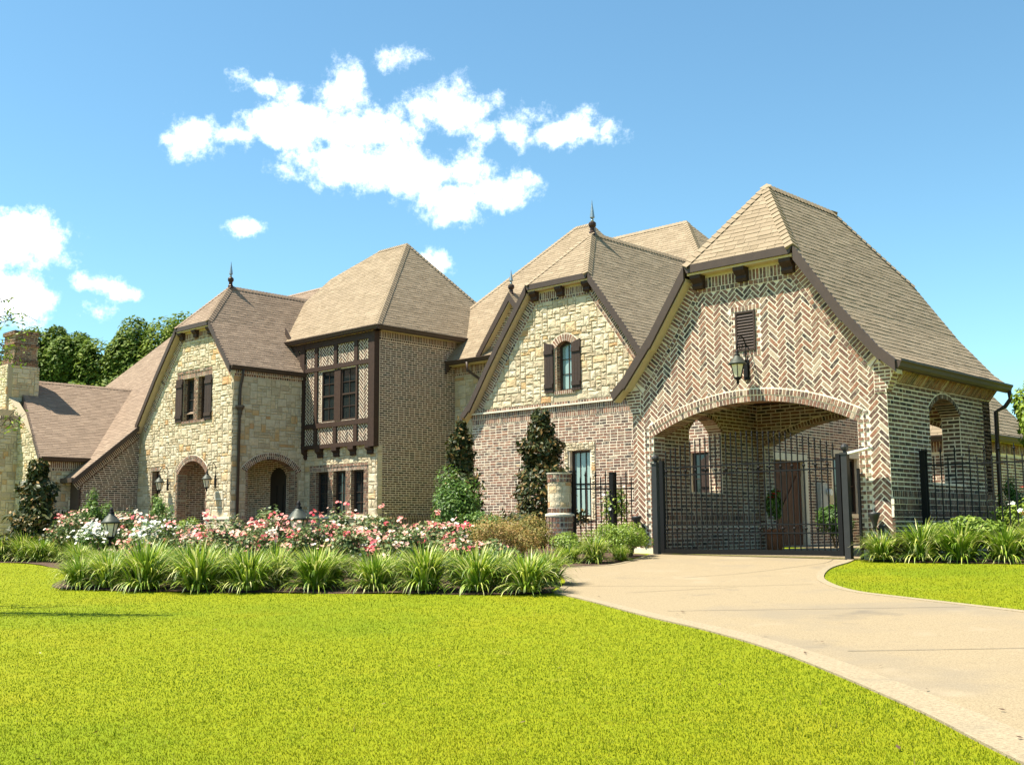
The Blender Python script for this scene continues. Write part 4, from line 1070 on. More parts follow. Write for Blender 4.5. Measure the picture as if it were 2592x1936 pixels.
bk = courses(fr, .05, 3.66, free_iv(CU0, -15.2, [(-20.72, -19.6, .75, 2.86), (-16.45, -15.75, 1.1, 2.45)]))
BRK.append((cw2, bk, 'brick'))
bk = soldiers(fr, (CU0, 4.11), (CU1, 4.11), 0, .09, w=.1, d=.06) + soldiers(fr, (CU0, 3.99), (CU1, 3.99), 0, .15, d=.03) + soldiers(fr, (CU0, 3.84), (CU1, 3.84), 0, .17, d=.012)
bk += ring(fr, cat_, cat_[2], cat_[2] + .22, w=.07, d=.02, ext=.18) + courses(fr, 4.40, 5.74, lambda y: [(-21.05, -20.98), (-20.36, -20.29)], L=.13, headers=0) + soldiers(fr, (-21.05, 4.43), (-20.29, 4.43), 0, .1, d=.04)
bk += courses(rside(-20.98), 4.43, 5.72, lambda y: [(VC, VC + .2)], L=.2, d=.006)
BRK.append((cw, bk, 'brick'))
mb = MB(); mb.box(CU0 - .02, CU1, VC - .085, VC + .05, 3.99, 4.035); hs.part(mb, 'string_course', 'ledge_stone', cw)
gable_trim(hs, CUC, VC, VC - .25, CP, brackets=(-1.0, 0, 1.0), wall_half=3.69)
window(hs, fr, -20.98, -20.36, 4.43, 5.84, rec=.2, cols=2, rows=3, archtop=arch_top(cat_), glass='glass_pale')
shutter(hs, fr, -21.42, -21.08, 4.40, 5.88, .10); shutter(hs, fr, -20.38, -20.05, 4.40, 5.86, -.10)
window(hs, fr, -20.54, -19.79, .85, 2.70, rec=.16, cols=3, rows=2, glass='glass_pale', label='brown window with pale green panes')
bk = []; f9 = ashlar(Fr((0, VC - .015, 0), (1, 0, 0), (0, 0, 1), (0, -1, 0)), -20.72, -19.6, .75, 2.86, lambda x, z: not (-20.56 < x < -19.77 and .84 < z < 2.71), unit=.075, rough=.02, big=.5); STONES.append((cw2, f9))
window(hs, fr, -16.45, -15.75, 1.1, 2.45, rec=.12, cols=2, rows=2); shutter(hs, fr, -16.12, -15.84, 1.42, 2.42, -.2)
# right flank of that wing, facing the court
fr = rside(-15.2)
kw = wall(hs, 'court_wall', fr, VC + .01, 33.5, -.1, 4.4, [(25.7, 27.4, -.1, 2.29), (29.05, 30.5, .9, 2.49)], .36, 'mortar', 'brick court wall seen through the gate')
bk = courses(fr, 0, 4.3, free_iv(VC, 33.5, [(25.55, 27.55, -1, 2.48), (28.95, 30.6, .8, 2.68)])); BRK.append((kw, bk, 'brick'))
mb = MB(); fbox(mb, fr, 25.55, 25.7, 0, 2.29, -.01, .03); fbox(mb, fr, 27.4, 27.55, 0, 2.29, -.01, .03); fbox(mb, fr, 25.55, 27.55, 2.29, 2.48, -.01, .032); hs.part(mb, 'door_surround', 'ledge_stone', kw)
mb = MB(); fbox(mb, fr, 28.95, 30.6, 2.49, 2.68, -.01, .032); hs.part(mb, 'lintel', 'ledge_stone', kw)
mb = MB(); fbox(mb, fr, 25.7, 27.4, .03, 2.28, -.2, -.13, .2); dd = hs.part(mb, 'court_door', 'door_wood', None, 'brown boarded court door with diagonal braces')
for i in range(6): mb = MB(); a = 25.72 + i * .278; fbox(mb, fr, a, a + .268, .05, 2.27, -.13, -.10, R.random()); hs.part(mb, 'board', 'door_wood', dd)
mb = MB(); fpoly(mb, fr, [(25.8, .5), (25.98, .5), (27.3, 1.9), (27.12, 1.9)], -.10, -.075, .6); fbox(mb, fr, 25.75, 27.35, 1.9, 2.05, -.10, -.072, .7); fbox(mb, fr, 25.75, 27.35, .35, .5, -.10, -.072, .7); hs.part(mb, 'brace', 'door_wood', dd)
window(hs, fr, 29.05, 30.5, .9, 2.49, rec=.15, cols=3, rows=2)
mb = MB(); fbox(mb, fr, 27.98, 28.45, .95, 1.72, .0, .16); eb = hs.part(mb, 'electric_panel', 'box_grey', None, 'grey electric panel box'); mb = MB(); mb.tube([(-15.02, 28.35, 1.48), (-14.92, 28.35, 1.48)], .09, 12); hs.part(mb, 'meter', 'white_metal', eb); mb = MB(); mb.box(-15.2, -15.06, 28.52, 28.8, 1.2, 1.6); hs.part(mb, 'meter_box', 'box_cream', None, 'cream utility box')
# ---------------- far left wing, catslide and chimney
fr = rside(-40.79)
mlw = wall(hs, 'catslide_wall', fr, 19.3, VL, .1, lambda y: 2.6 + .841 * (y - 19.05) - .16, [], .3, 'mortar', 'brick end wall under the sweeping catslide roof')
bk = courses(fr, .3, 4.4, lambda y: [(max(19.3, 19.05 + (y - 2.6 + .50) / .841), VL)], d=.009)
P, Q = (18.9, 2.474), (21.55, 4.703); bk += soldiers(fr, P, Q, .17, .40, inward=(.6, -1), d=.02) + soldiers(fr, P, Q, .40, .49, w=.1, inward=(.6, -1), d=.012)
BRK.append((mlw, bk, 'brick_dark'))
mb = MB(); fpoly(mb, rside(-40.56), [(18.9, 2.49), (21.45, 4.63), (21.45, 4.42), (18.9, 2.28)], 0, .06); hs.part(mb, 'rake_board', 'fascia', mlw)
mb = MB(); mb.box(-44, -40.79, 19.25, 19.35, .1, 2.45); mb.box(-41.6, -40.53, 18.83, 18.98, 2.36, 2.53); hs.part(mb, 'eave_board_shade', 'fascia', mlw)  # eave board, plus a dark wall with the gap's shadow in its colour
fr = rside(-41.5)
flw = wall(hs, 'side_wall', fr, 18.2, 22, .1, 3.25, [], .3, 'stone_joint', 'stone side wall of the far left wing')
STONES.append((flw, ashlar(fr, 18.2, 19.6, .3, 2.8, lambda x, z: True, [(0, 1, 2.78)])))
BRK.append((flw, soldiers(fr, (18.2, 3.16), (20.2, 3.16), 0, .25, d=.04) + soldiers(fr, (18.2, 2.9), (20.2, 2.9), 0, .09, w=.1, d=.03), 'brick'))
gutter(hs, (-41.27, 17.95, 3.32), (-41.27, 20.2, 3.32), (1, 0, 0))
fr = front(18.2)
hi_f = lambda x: 3.28 + .724 * (4.75 - abs(x + 46)) - .12
fgw = wall(hs, 'gable_wall', fr, -50.5, -41.5, .1, hi_f, [], .3, 'stone_joint', 'stone front gable of the far left wing', extra=[-46])
STONES.append((fgw, ashlar(fr, -46, -41.5, .3, 6.3, lambda x, z: z < hi_f(x), [hp_line((-41.5, hi_f(-41.5)), (-46, hi_f(-46)), (-46, 1)), (1, 0, -41.5)])))
chm = MB(); chm.box(-48, -43.9, 17.45, 18.22, .1, 4.95); chm.box(-46.15, -45.0, 18.1, 19.3, 4.5, 7.2); chm.box(-47.0, -44.4, 17.6, 18.22, 4.95, 5.3); chm.box(-46.1, -45.05, 18.36, 19.28, 7.2, 8.55)
co_ = hs.part(chm, 'chimney', 'stone_joint', None, 'stone chimney with a corbelled brick top')
pcs = ashlar(rside(-43.9), 17.45, 18.2, .3, 4.9, lambda x, z: True) + ashlar(front(17.45), -46.3, -43.9, .3, 4.9, lambda x, z: True) + ashlar(rside(-45.0), 18.3, 19.3, 5.0, 7.15, lambda x, z: True) + ashlar(front(18.1), -46.15, -45.0, 5.0, 7.15, lambda x, z: True)
STONES.append((co_, pcs))
bk = soldiers(rside(-43.9), (17.45, 5.0), (18.2, 5.0), 0, .2, d=.05)
for z0, z1, ex in ((7.15, 7.45, .05), (7.45, 7.95, 0), (7.95, 8.12, .05), (8.12, 8.42, .0), (8.42, 8.6, .06)):
    bk += courses(rside(-45.05 + ex), z0, z1, lambda y, ex=ex: [(18.36 - ex, 19.28 + ex)], L=.22, d=.01, d0=-.1) + courses(front(18.36 - ex), z0, z1, lambda y, ex=ex: [(-46.1 - ex, -45.05 + ex)], L=.22, d=.01, d0=-.1)
BRK.append((co_, bk, 'brick'))
# ---------------- emit the masonry of the house: the 300 stones and 300 bricks that show largest are single pieces
def emit_many(th, lists, name, rest, n, mats):
    allp = [(score(p), i, p) for i, (par, ps) in enumerate(lists) for p in ps]
    allp.sort(key=lambda t: -t[0]); cut = allp[min(n, len(allp) - 1)][0]
    for i, (par, ps) in enumerate(lists):
        k = sum(1 for p in ps if score(p) > cut)
        emit(th, par, ps, name, rest, mats[i], k) if k else emit(th, par, ps, name, rest, mats[i], 0)
emit_many(hs, STONES, 'stone', 'stones', 300, ['stone'] * len(STONES))
emit_many(hs, [(a, b) for a, b, c in BRK], 'brick', 'bricks', 300, [c for a, b, c in BRK])
# ---------------- roofs of the house
ML0 = lambda v: 2.6 + .841 * (v - 19.05)
roofs = []
def R_(label, polys, m='shingle', n=0, cap=None):
    o = roof_planes(hs, 'roof', polys, m, n, label)
    if cap: caps(hs, o, cap, m)
    return o
LGR, LGL = LP[1], LP[-1]; zr = 9.78; b = 27.2; vf = VL - .27
hf = [(LUC - 1.17, vf, 8.11), (LUC + 1.17, vf, 8.11), (LUC, 22.95, zr)]; nf = hipn(*hf); nr, nl = Vector((zr - 8.11, 0, 1.17)), Vector((-(zr - 8.11), 0, 1.17))
R_('roof of the left stone gable', [[(LUC + 2.65, vf, 6.33), (LUC + 2.65, b, 6.33), (LUC + 1.17, b, 8.11), (LUC + 1.17, vf, 8.11)], [(LUC + 1.17, vf, 8.11), (LUC + 1.17, b, 8.11), (LUC, b, zr), (LUC, 22.95, zr)],
    [(LUC - 3.98, vf, 4.62), (LUC - 3.98, b, 4.62), (LUC - 2.63, b, 6.38), (LUC - 2.63, vf, 6.38)], [(LUC - 2.63, vf, 6.38), (LUC - 2.63, b, 6.38), (LUC - 1.17, b, 8.11), (LUC - 1.17, vf, 8.11)], [(LUC - 1.17, vf, 8.11), (LUC - 1.17, b, 8.11), (LUC, b, zr), (LUC, 22.95, zr)], hf],
   'shingle_rust', 0, [((LUC + 1.17, vf, 8.11), (LUC, 22.95, zr), nf, nr), ((LUC - 1.17, vf, 8.11), (LUC, 22.95, zr), nf, nl), ((LUC, 22.95, zr), (LUC, 26.8, zr), nr, nl)])
finial(hs, (LUC, 22.98, zr + .05), .95)
ez = 7.58; TWf = [(-37.25, 24.42, ez), (-29.68, 24.42, ez), (-32.6, 28.3, 11.68), (-34.33, 28.3, 11.68), (-36.26, 27.37, 10.70)]; TWr = [(-29.68, 24.42, ez), (-29.68, 32.2, ez), (-32.6, 28.3, 11.68)]
nfT, nrT = hipn(*TWf[:3]), hipn(*TWr)
R_('hipped roof over the timbered wing', [TWf, TWr, [(-29.68, 32.2, ez), (-37.25, 32.2, ez), (-34.33, 28.3, 11.68), (-32.6, 28.3, 11.68)]], 'shingle', 0,
   [((-29.68, 24.42, ez), (-32.6, 28.3, 11.68), nfT, nrT), ((-32.6, 28.3, 11.68), (-34.33, 28.3, 11.68), nfT, Vector((0, 1, 1))), ((-29.68, 32.2, ez), (-32.6, 28.3, 11.68), Vector((0, 1, 1)), nrT)])
gutter(hs, (-35.2, 24.45, ez + .02), (-29.62, 24.45, ez + .02), (0, -1, 0)); gutter(hs, (-29.72, 24.38, ez + .02), (-29.72, 29.3, ez + .02), (1, 0, 0))
mb = MB(); mb.box(-35.1, -29.75, 24.5, 24.75, ez - .14, ez - .10); mb.box(-30.0, -29.75, 24.5, 29.2, ez - .14, ez - .10); hs.part(mb, 'soffit', 'soffit')
R_('broad catslide roof of the left wing', [[(-49.9, 18.85, ML0(18.85)), (-40.52, 18.85, ML0(18.85)), (-40.52, 21.72, ML0(21.72)), (-49.9, 21.72, ML0(21.72))], [(-49.9, 21.72, ML0(21.72)), (-36.7, 21.72, ML0(21.72)), (-36.7, 29.1, ML0(29.1)), (-49.9, 29.1, ML0(29.1))]],
   'shingle_rust', 0, [((-49.9, 29.1, ML0(29.1)), (-36, 29.1, ML0(29.1)), Vector((0, -.84, 1)), Vector((0, .84, 1)))])
FLr = [(-41.25, 17.9, 3.28), (-41.25, 26, 3.28), (-46, 26, 6.72), (-46, 18.95, 6.72)]
R_('low roof of the far left wing beside the chimney', [FLr, [(-50.75, 17.9, 3.28), (-50.75, 26, 3.28), (-46, 26, 6.72), (-46, 18.95, 6.72)]], 'shingle_rust', 0, [((-46, 18.95, 6.72), (-46, 26, 6.72), Vector((.72, 0, 1)), Vector((-.72, 0, 1)))])
mb = MB(); n_ = hipn(*FLr[:3]); a, c = Vector(FLr[0]), Vector(FLr[3]); a2, c2 = a + Vector((0, .05, 0)), c + Vector((0, .05, 0))
mb.add([a + n_ * .01, c + n_ * .01, c - n_ * .15, a - n_ * .15, a2 + n_ * .01, c2 + n_ * .01, c2 - n_ * .15, a2 - n_ * .15], [(0, 1, 2, 3), (7, 6, 5, 4), (0, 4, 5, 1), (3, 2, 6, 7)]); hs.part(mb, 'rake_board', 'fascia')
B1 = lambda v: 6.68 + 1.2 * (v - 27.98)
Bf = [(-33.3, 27.98, B1(27.98)), (-23.0, 27.98, B1(27.98)), (-26.7, 32.56, B1(32.56)), (-27.5, 32.56, B1(32.56))]; Br = [(-23.0, 27.98, B1(27.98)), (-23.0, 37, B1(27.98)), (-26.7, 32.56, B1(32.56))]
R_('tall main roof behind the wings', [Bf, Br], 'shingle', 0, [((-23.0, 27.98, B1(27.98)), (-26.7, 32.56, B1(32.56)), hipn(*Bf[:3]), hipn(*Br)), ((-26.7, 32.56, B1(32.56)), (-27.5, 32.56, B1(32.56)), hipn(*Bf[:3]), Vector((0, 1, 1))), ((-33.3, 27.98, B1(27.98)), (-27.5, 32.56, B1(32.56)), hipn(*Bf[:3]), Vector((-1, 0, 1)))])
Bf2 = [(-27, 28.0, B1(28.0)), (-17.9, 28.0, B1(28.0)), (-21.72, 31.67, B1(31.67)), (-27, 31.67, B1(31.67))]; Br2 = [(-17.9, 28.0, B1(28.0)), (-17.9, 35.4, B1(28.0)), (-21.72, 31.67, B1(31.67))]
R_('rear roof ridge behind the brick wing', [Bf2, Br2], 'shingle', 0, [((-17.9, 28.0, B1(28.0)), (-21.72, 31.67, B1(31.67)), hipn(*Bf2[:3]), hipn(*Br2)), ((-27, 31.67, B1(31.67)), (-21.72, 31.67, B1(31.67)), hipn(*Bf2[:3]), Vector((0, 1, 1)))])
gable_roof(hs, CUC, CP, 9.3, VC - .27, 30.6, 25.3, 30.6, 'shingle', 300, rear_hip=False, label='steep roof of the brick and stone wing')
finial(hs, (CUC, 25.33, 9.33), 1.0)
gutter(hs, (CUC + 3.93, VC - .2, 4.0), (CUC + 3.93, 30, 4.0), (1, 0, 0))
R_('roof of the small pointed dormer', [[(dc + 1.66, dv - .26, 6.72), (dc + 1.66, dv + 1.6, 6.72), (dc, dv + 1.6, 8.82), (dc, dv - .26, 8.82)], [(dc - 1.66, dv - .26, 6.72), (dc - 1.66, dv + 1.6, 6.72), (dc, dv + 1.6, 8.82), (dc, dv - .26, 8.82)]])
mb = MB(); mb.add([(-17.06, VC, 4.0), (-15.0, VC - .15, 3.5), (-15.0, 33.5, 4.4), (-17.06, 33.5, 4.6)], [(0, 1, 2, 3)]); hs.part(mb, 'link_roof', 'shingle')

emit_beds(hs)

# ================================================================== low building across the court
cb = Thing('court_building', 'low brick court building with a hipped shingle roof, behind the gatehouse', 'building', (-12.2, 30, 0))
mb = MB(); mb.box(-13.4, -11.15, 28.75, 32.6, -.1, 2.9); bw = cb.part(mb, 'wall', 'mortar')
fr = rside(-11.15); pcs = courses(fr, 0, 2.4, lambda y: [(28.75, 32.6)]) + soldiers(fr, (28.75, 2.72), (32.6, 2.72), 0, .28, d=.03) + courses(front(28.75), 0, 2.4, lambda y: [(-13.4, -11.15)]) + soldiers(front(28.75), (-13.4, 2.72), (-11.15, 2.72), 0, .28, d=.03)
emit(cb, bw, pcs, 'brick', 'bricks', 'brick', 0)
A_, B_, C_, D_ = (-13.7, 28.45, 2.85), (-10.85, 28.45, 2.85), (-10.85, 32.9, 2.85), (-13.7, 32.9, 2.85); T1, T2 = (-12.28, 29.9, 4.85), (-12.28, 31.5, 4.85)
ro = roof_planes(cb, 'roof', [[A_, B_, T1], [B_, C_, T2, T1], [C_, D_, T2], [D_, A_, T1, T2]], 'shingle', 0)
gutter(cb, (-10.87, 28.4, 2.87), (-10.87, 32.9, 2.87), (1, 0, 0)); gutter(cb, (-13.7, 28.47, 2.87), (-10.8, 28.47, 2.87), (0, -1, 0))
emit_beds(cb)

# ================================================================== ironwork
VGATE = 18.25
def picket(mb, x, z0, z1, r_=.0095, spear=True):
    mb.box(x - r_, x + r_, VGATE - r_, VGATE + r_, z0, z1)
    if spear: mb.lathe([(.012, 0), (.022, .03), (.012, .05), (.02, .075), (.002, .14)], (x, VGATE, z1), 6)
gate = Thing('sliding_gate', 'black iron driveway gate with an arched row of pickets inside the brick arch', 'gate', (-11.35, VGATE, 0))
GX0, GX1 = -13.27, -9.44
for x0, x1, z0, z1, d, nm in [(GX0 - .035, GX0 + .05, .04, 1.87, .04, 'stile'), (GX1 - .05, GX1 + .035, .04, 1.82, .04, 'stile'), (GX0 + .05, GX1 - .05, .04, .13, .035, 'bottom_rail'),
                       (GX0 + .05, GX1 - .05, 1.71, 1.735, .017, 'rail'), (GX0 + .05, GX1 - .05, 1.555, 1.58, .017, 'rail'), (GX0 + .05, GX1 - .05, .58, .605, .017, 'rail'), (GX0 + .05, GX1 - .05, .425, .45, .017, 'rail')]:
    mb = MB(); mb.box(x0, x1, VGATE - d, VGATE + d, z0, z1); gate.part(mb, nm, 'iron')
NP = 32
for i in range(NP):
    x = GX0 + .05 + (GX1 - GX0 - .1) * (i + .5) / NP; t = (i + .5) / NP
    top = 1.90 + .42 * math.sin(math.pi * (t * .9 + .06)) ** .8
    mb = MB(); picket(mb, x, .13, top - .1); gate.part(mb, 'picket', 'iron')
for i in range(0, NP, 2):
    x = GX0 + .05 + (GX1 - GX0 - .1) * (i + .5) / NP
    for z in (1.645, .515):
        mb = MB(); mb.lathe([(.012, -.03), (.028, -.015), (.032, 0), (.028, .015), (.012, .03)], (x, VGATE, z), 8); gate.part(mb, 'collar', 'iron')
for x, lb in ((-13.42, 'grey iron gate post left of the driveway gate, round cap on top'), (-9.32, 'grey iron gate post right of the driveway gate, carrying a white arm')):
    t = Thing('gate_post', lb, 'gate post', (x, VGATE, 0), 'gate posts')
    mb = MB(); mb.box(x - .055, x + .055, VGATE - .055, VGATE + .055, -.06, 1.80); t.part(mb, 'post', 'grey_iron')
    mb = MB(); mb.box(x - .07, x + .07, VGATE - .07, VGATE + .07, 1.80, 1.83); mb.lathe([(.03, 1.83), (.03, 1.86), (.065, 1.89), (.075, 1.93), (.06, 1.97), (.01, 2.0)], (x, VGATE, 0), 10); t.part(mb, 'cap', 'grey_iron')
    if x > -10:
        mb = MB(); mb.add([(x + .08, VGATE - .06, 1.84), (x + .50, VGATE - .12, 1.90), (x + .50, VGATE + .06, 1.90), (x + .08, VGATE + .06, 1.84), (x + .08, VGATE - .06, 1.80), (x + .50, VGATE - .12, 1.875), (x + .50, VGATE + .06, 1.875), (x + .08, VGATE + .06, 1.80)],
                          [(0, 1, 2, 3), (4, 7, 6, 5), (0, 4, 5, 1), (1, 5, 6, 2), (2, 6, 7, 3), (3, 7, 4, 0)]); t.part(mb, 'arm', 'white_metal')
mb = MB(); mb.box(-13.60, -13.555, VGATE + .1, VGATE + .16, -.05, 1.6); tag(mb.build('gate_stop_post', 'iron'), 'thin black iron post against the left brick jamb of the arch', 'post')
mb = MB(); mb.box(-9.14, -9.10, VGATE + .05, VGATE + .1, -.05, 1.55); tag(mb.build('gate_stop_post', 'iron'), 'thin black iron post against the right brick jamb of the arch', 'post')

def iron_fence(name, label, p, q, n, z0, ztall, zshort, rails, posts, org):
    th = Thing(name, label, 'fence', org); p, q = Vector(p), Vector(q); t = (q - p); ang = math.atan2(t.y, t.x); dirn = t.normalized(); nn = Vector((-dirn.y, dirn.x))
    def bar(a, b, z0, z1, w, nm, parent=None):
        mb = MB(); c = [a - nn * w, b - nn * w, b + nn * w, a + nn * w]
        mb.add([(k.x, k.y, z0) for k in c] + [(k.x, k.y, z1) for k in c], [(3, 2, 1, 0), (4, 5, 6, 7), (0, 1, 5, 4), (1, 2, 6, 5), (2, 3, 7, 6), (3, 0, 4, 7)]); return th.part(mb, nm, 'iron', parent)
    for z in rails: bar(p, q, z - .014, z + .014, .014, 'rail')
    for i in range(n):
        c = p + t * ((i + .5) / n); tall = i % 2 == 0; zt = ztall if tall else zshort
        mb = MB(); mb.box(c.x - .009, c.x + .009, c.y - .009, c.y + .009, z0, zt - .1)
        if tall: mb.lathe([(.009, -.10), (.02, -.08), (.012, -.07), (.034, -.05), (.012, -.035), (.014, -.02), (.001, .05)], (c.x, c.y, zt), 6)
        else: mb.lathe([(.009, -.10), (.016, -.07), (.001, -.02)], (c.x, c.y, zt), 6)
        th.part(mb, 'picket', 'iron')
    for k, zt in posts:
        c = p + t * k; mb = MB(); mb.box(c.x - .05, c.x + .05, c.y - .05, c.y + .05, z0 - .15, zt); mb.box(c.x - .06, c.x + .06, c.y - .06, c.y + .06, zt, zt + .02); th.part(mb, 'post', 'iron')
    return th
iron_fence('iron_fence', 'black spear-topped iron fence running right from the gatehouse side wall', (-8.46, 19.5), (-3.0, 19.75), 44, .05, 1.90, 1.78, (1.615, .25), ((0, 1.86), (.5, 1.86)), (-6.0, 19.6, 0))
iron_fence('iron_fence', 'short black iron fence between the round pillar and the gatehouse', (-15.24, 17.82), (-14.2, 18.72), 13, .05, 1.70, 1.64, (1.46, 1.36, .25), ((0, 1.72), (.6, 1.68)), (-14.7, 18.25, 0))

# ================================================================== round stone pillar
PX, PY = -15.46, 17.66
pl = Thing('entrance_pillar', 'round stone pillar with brick bands left of the iron fence', 'pillar', (PX, PY, 0))
mb = MB(); mb.lathe([(.275, -.1), (.275, .80), (.30, .80), (.30, .845), (.245, .86), (.235, 1.52), (.25, 1.52), (.25, 1.66), (.24, 1.69), (.0, 1.70)], (PX, PY, 0), 28); core = pl.part(mb, 'shaft', 'mortar')
mb = MB(); mb.lathe([(.29, .80), (.31, .80), (.31, .84), (.25, .86)], (PX, PY, 0), 28); pl.part(mb, 'ledge', 'ledge_stone', core)
mb = MB(); mb.lathe([(.0, 1.675), (.275, 1.675), (.275, 1.692), (.0, 1.70)], (PX, PY, 0), 28); pl.part(mb, 'cap', 'ledge_stone', core)
def curved(r0, r1, a0, a1, z0, z1, n, rnd, bulge=0):
    v = []; 
    for i in range(n + 1):
        a = a0 + (a1 - a0) * i / n; k = r1 + (bulge * R.uniform(.2, 1) if 0 < i < n else 0)
        for rr, z in ((r0, z0), (r1, z0), (k + bulge * .3, (z0 + z1) / 2), (r1, z1), (r0, z1)): v.append(Vector((PX + rr * math.cos(a), PY + rr * math.sin(a), z)))
    f = [(5 * i + j, 5 * i + j + 5, 5 * i + j + 6, 5 * i + j + 1)[::1] for i in range(n) for j in range(4)] + [(0, 1, 2, 3, 4), (5 * n + 4, 5 * n + 3, 5 * n + 2, 5 * n + 1, 5 * n)]
    c = sum(v, Vector()) / len(v); return (v, f, rnd, (z1 - z0) * (a1 - a0) * r1, c, Vector((math.cos((a0 + a1) / 2), math.sin((a0 + a1) / 2), 0)))
bk, st = [], []
for k, z in enumerate([.0, .08, .16, .24, .32, .40, .48]): 
    for i in range(18): a = (i + .5 * (k % 2)) * math.tau / 18; bk.append(curved(.26, .293, a + .04, a + math.tau / 18 - .04, z + .01, z + .07, 2, brick_rnd()))
for z0, z1, r_ in ((.57, .67, .293), (.68, .79, .30), (.87, .97, .262), (1.50, 1.58, .266), (1.585, 1.67, .266)):
    for i in range(22): a = i * math.tau / 22; bk.append(curved(.22, r_, a + .04, a + math.tau / 22 - .04, z0, z1 - .012, 1, brick_rnd()))
z = .98
while z < 1.46:
    h = R.choice([.11, .15, .18]); h = min(h, 1.49 - z); a = R.uniform(0, 1)
    end = a + math.tau
    while a < end - .25:
        w = min(R.uniform(.4, .85), end - a); st.append(curved(.2, .25, a + .015, a + w - .015, z + .004, z + h - .004, 3, stone_rnd(), .007)); a += w
    z += h
emit(pl, core, bk, 'brick', 'bricks', 'brick', len(bk)); emit(pl, core, st, 'stone', 'stones', 'stone', len(st))

# ================================================================== lamps
def lantern_body(th, c, s=1.0, parent=None, hang=False):
    """six-sided carriage lantern: base, glass panes, ribs, domed roof"""
    x, y, z = c
    mb = MB(); mb.lathe([(.012 * s, -.24 * s), (.03 * s, -.2 * s), (.02 * s, -.17 * s), (.07 * s, -.13 * s), (.075 * s, -.11 * s)], c, 12); base = th.part(mb, 'lantern_base', 'iron', parent, smooth=True)
    mb = MB(); n = 6
    for i in range(n):
        a, b = i * math.tau / n, (i + 1) * math.tau / n
        mb.add([(x + .068 * s * math.cos(a), y + .068 * s * math.sin(a), z - .11 * s), (x + .068 * s * math.cos(b), y + .068 * s * math.sin(b), z - .11 * s), (x + .125 * s * math.cos(b), y + .125 * s * math.sin(b), z + .12 * s), (x + .125 * s * math.cos(a), y + .125 * s * math.sin(a), z + .12 * s)], [(0, 1, 2, 3)])
    th.part(mb, 'lantern_glass', 'lamp_glass', parent)
    for i in range(n):
        a = i * math.tau / n; mb = MB(); mb.tube([(x + .07 * s * math.cos(a), y + .07 * s * math.sin(a), z - .11 * s), (x + .128 * s * math.cos(a), y + .128 * s * math.sin(a), z + .12 * s)], .008 * s, 5); th.part(mb, 'rib', 'iron', parent)
    mb = MB(); mb.lathe([(.15 * s, .115 * s), (.165 * s, .125 * s), (.165 * s, .145 * s), (.14 * s, .16 * s), (.10 * s, .225 * s), (.055 * s, .265 * s), (.05 * s, .285 * s)], c, 12); th.part(mb, 'lantern_roof', 'verdigris', parent, smooth=True)
    mb = MB(); mb.lathe([(.05 * s, .28 * s), (.055 * s, .30 * s), (.025 * s, .32 * s), (.035 * s, .35 * s), (.01 * s, .40 * s)], c, 10); th.part(mb, 'lantern_crown', 'iron', parent, smooth=True)
def wall_lantern(u, v, z, s, label, drop=.0):
    th = Thing('wall_lantern', label, 'lantern', (u, v, z), 'carriage lanterns on scrolled brackets')
    mb = MB(); mb.box(u - .055 * s, u + .055 * s, v - .03, v - .004, z - .15 * s, z + .22 * s); mb.box(u - .04 * s, u + .04 * s, v - .05, v - .03, z - .1 * s, z + .17 * s); th.part(mb, 'wall_plate', 'iron')
    d = .30 * s; pts = [(u, v - .04, z + .15 * s)]
    for i in range(13):
        a = math.pi * i / 12; pts.append((u, v - d / 2 - .02 + d / 2 * math.cos(a), z + .42 * s + .22 * s * math.sin(a)))
    pts.append((u, v - d - .02, z + .36 * s)); mb = MB(); mb.tube(pts, .011 * s, 6); th.part(mb, 'bracket_arm', 'iron', smooth=True)
    pts = []
    for i in range(16): a = i / 15 * math.tau * 1.2; rr = .075 * s * (1 - i / 22); pts.append((u, v - d * .62 + rr * math.cos(a), z + .43 * s + rr * math.sin(a)))
    mb = MB(); mb.tube(pts, .008 * s, 5); th.part(mb, 'scroll', 'iron', smooth=True)
    lantern_body(th, (u, v - d - .02, z - .02), s)
wall_lantern(-11.4, V0, 3.50, 1.05, 'lantern on the herringbone gatehouse gable, right under the louvred vent')
wall_lantern(-38.48, VL, 2.22, 1.15, 'lantern on the stone porch wall, beside the narrow slot window')
wall_lantern(-35.18, VL, 2.22, 1.15, 'lantern on the stone porch wall, right of the porch arch')
def post_lamp(u, v, ztop, s, label):
    g = gz(u, v); th = Thing('post_lamp', label, 'post lamp', (u, v, g), 'low garden post lamps')
    zc = ztop - .40 * s
    mb = MB(); mb.lathe([(.09, -.05), (.09, .06), (.05, .10), (.035, .16), (.03, zc - g - .28 * s), (.045, zc - g - .25 * s), (.03, zc - g - .2 * s)], (u, v, g), 12); th.part(mb, 'post', 'iron', smooth=True)
    lantern_body(th, (u, v, zc), s)
post_lamp(-21.45, 10.82, 1.03, 1.15, 'low garden post lamp between two white flower mounds'); post_lamp(-16.22, 11.62, 1.06, 1.2, 'low garden post lamp half hidden among the pink roses')
for u, lb in ((-14.0, 'dark cup-shaped uplight on the left brick jamb of the gate arch'), (-8.88, 'dark cup-shaped uplight on the right brick jamb of the gate arch')):
    th = Thing('uplight', lb, 'uplight', (u, V0 - .16, .55), 'cup uplights on the gate piers'); c = (u, V0 - .16, .55)
    mb = MB(); mb.lathe([(.03, -.05), (.035, .0), (.05, .07), (.085, .16), (.10, .20), (.10, .235), (.085, .235), (.07, .16)], c, 14); th.part(mb, 'cup', 'grey_iron', smooth=True)
    mb = MB(); mb.tube([(u, V0 - .16, .53), (u + .02, V0 - .1, .50), (u + .05, V0 - .02, .50)], .018, 6); mb.box(u, u + .1, V0 - .025, V0 - .005, .44, .56); th.part(mb, 'arm', 'grey_iron')

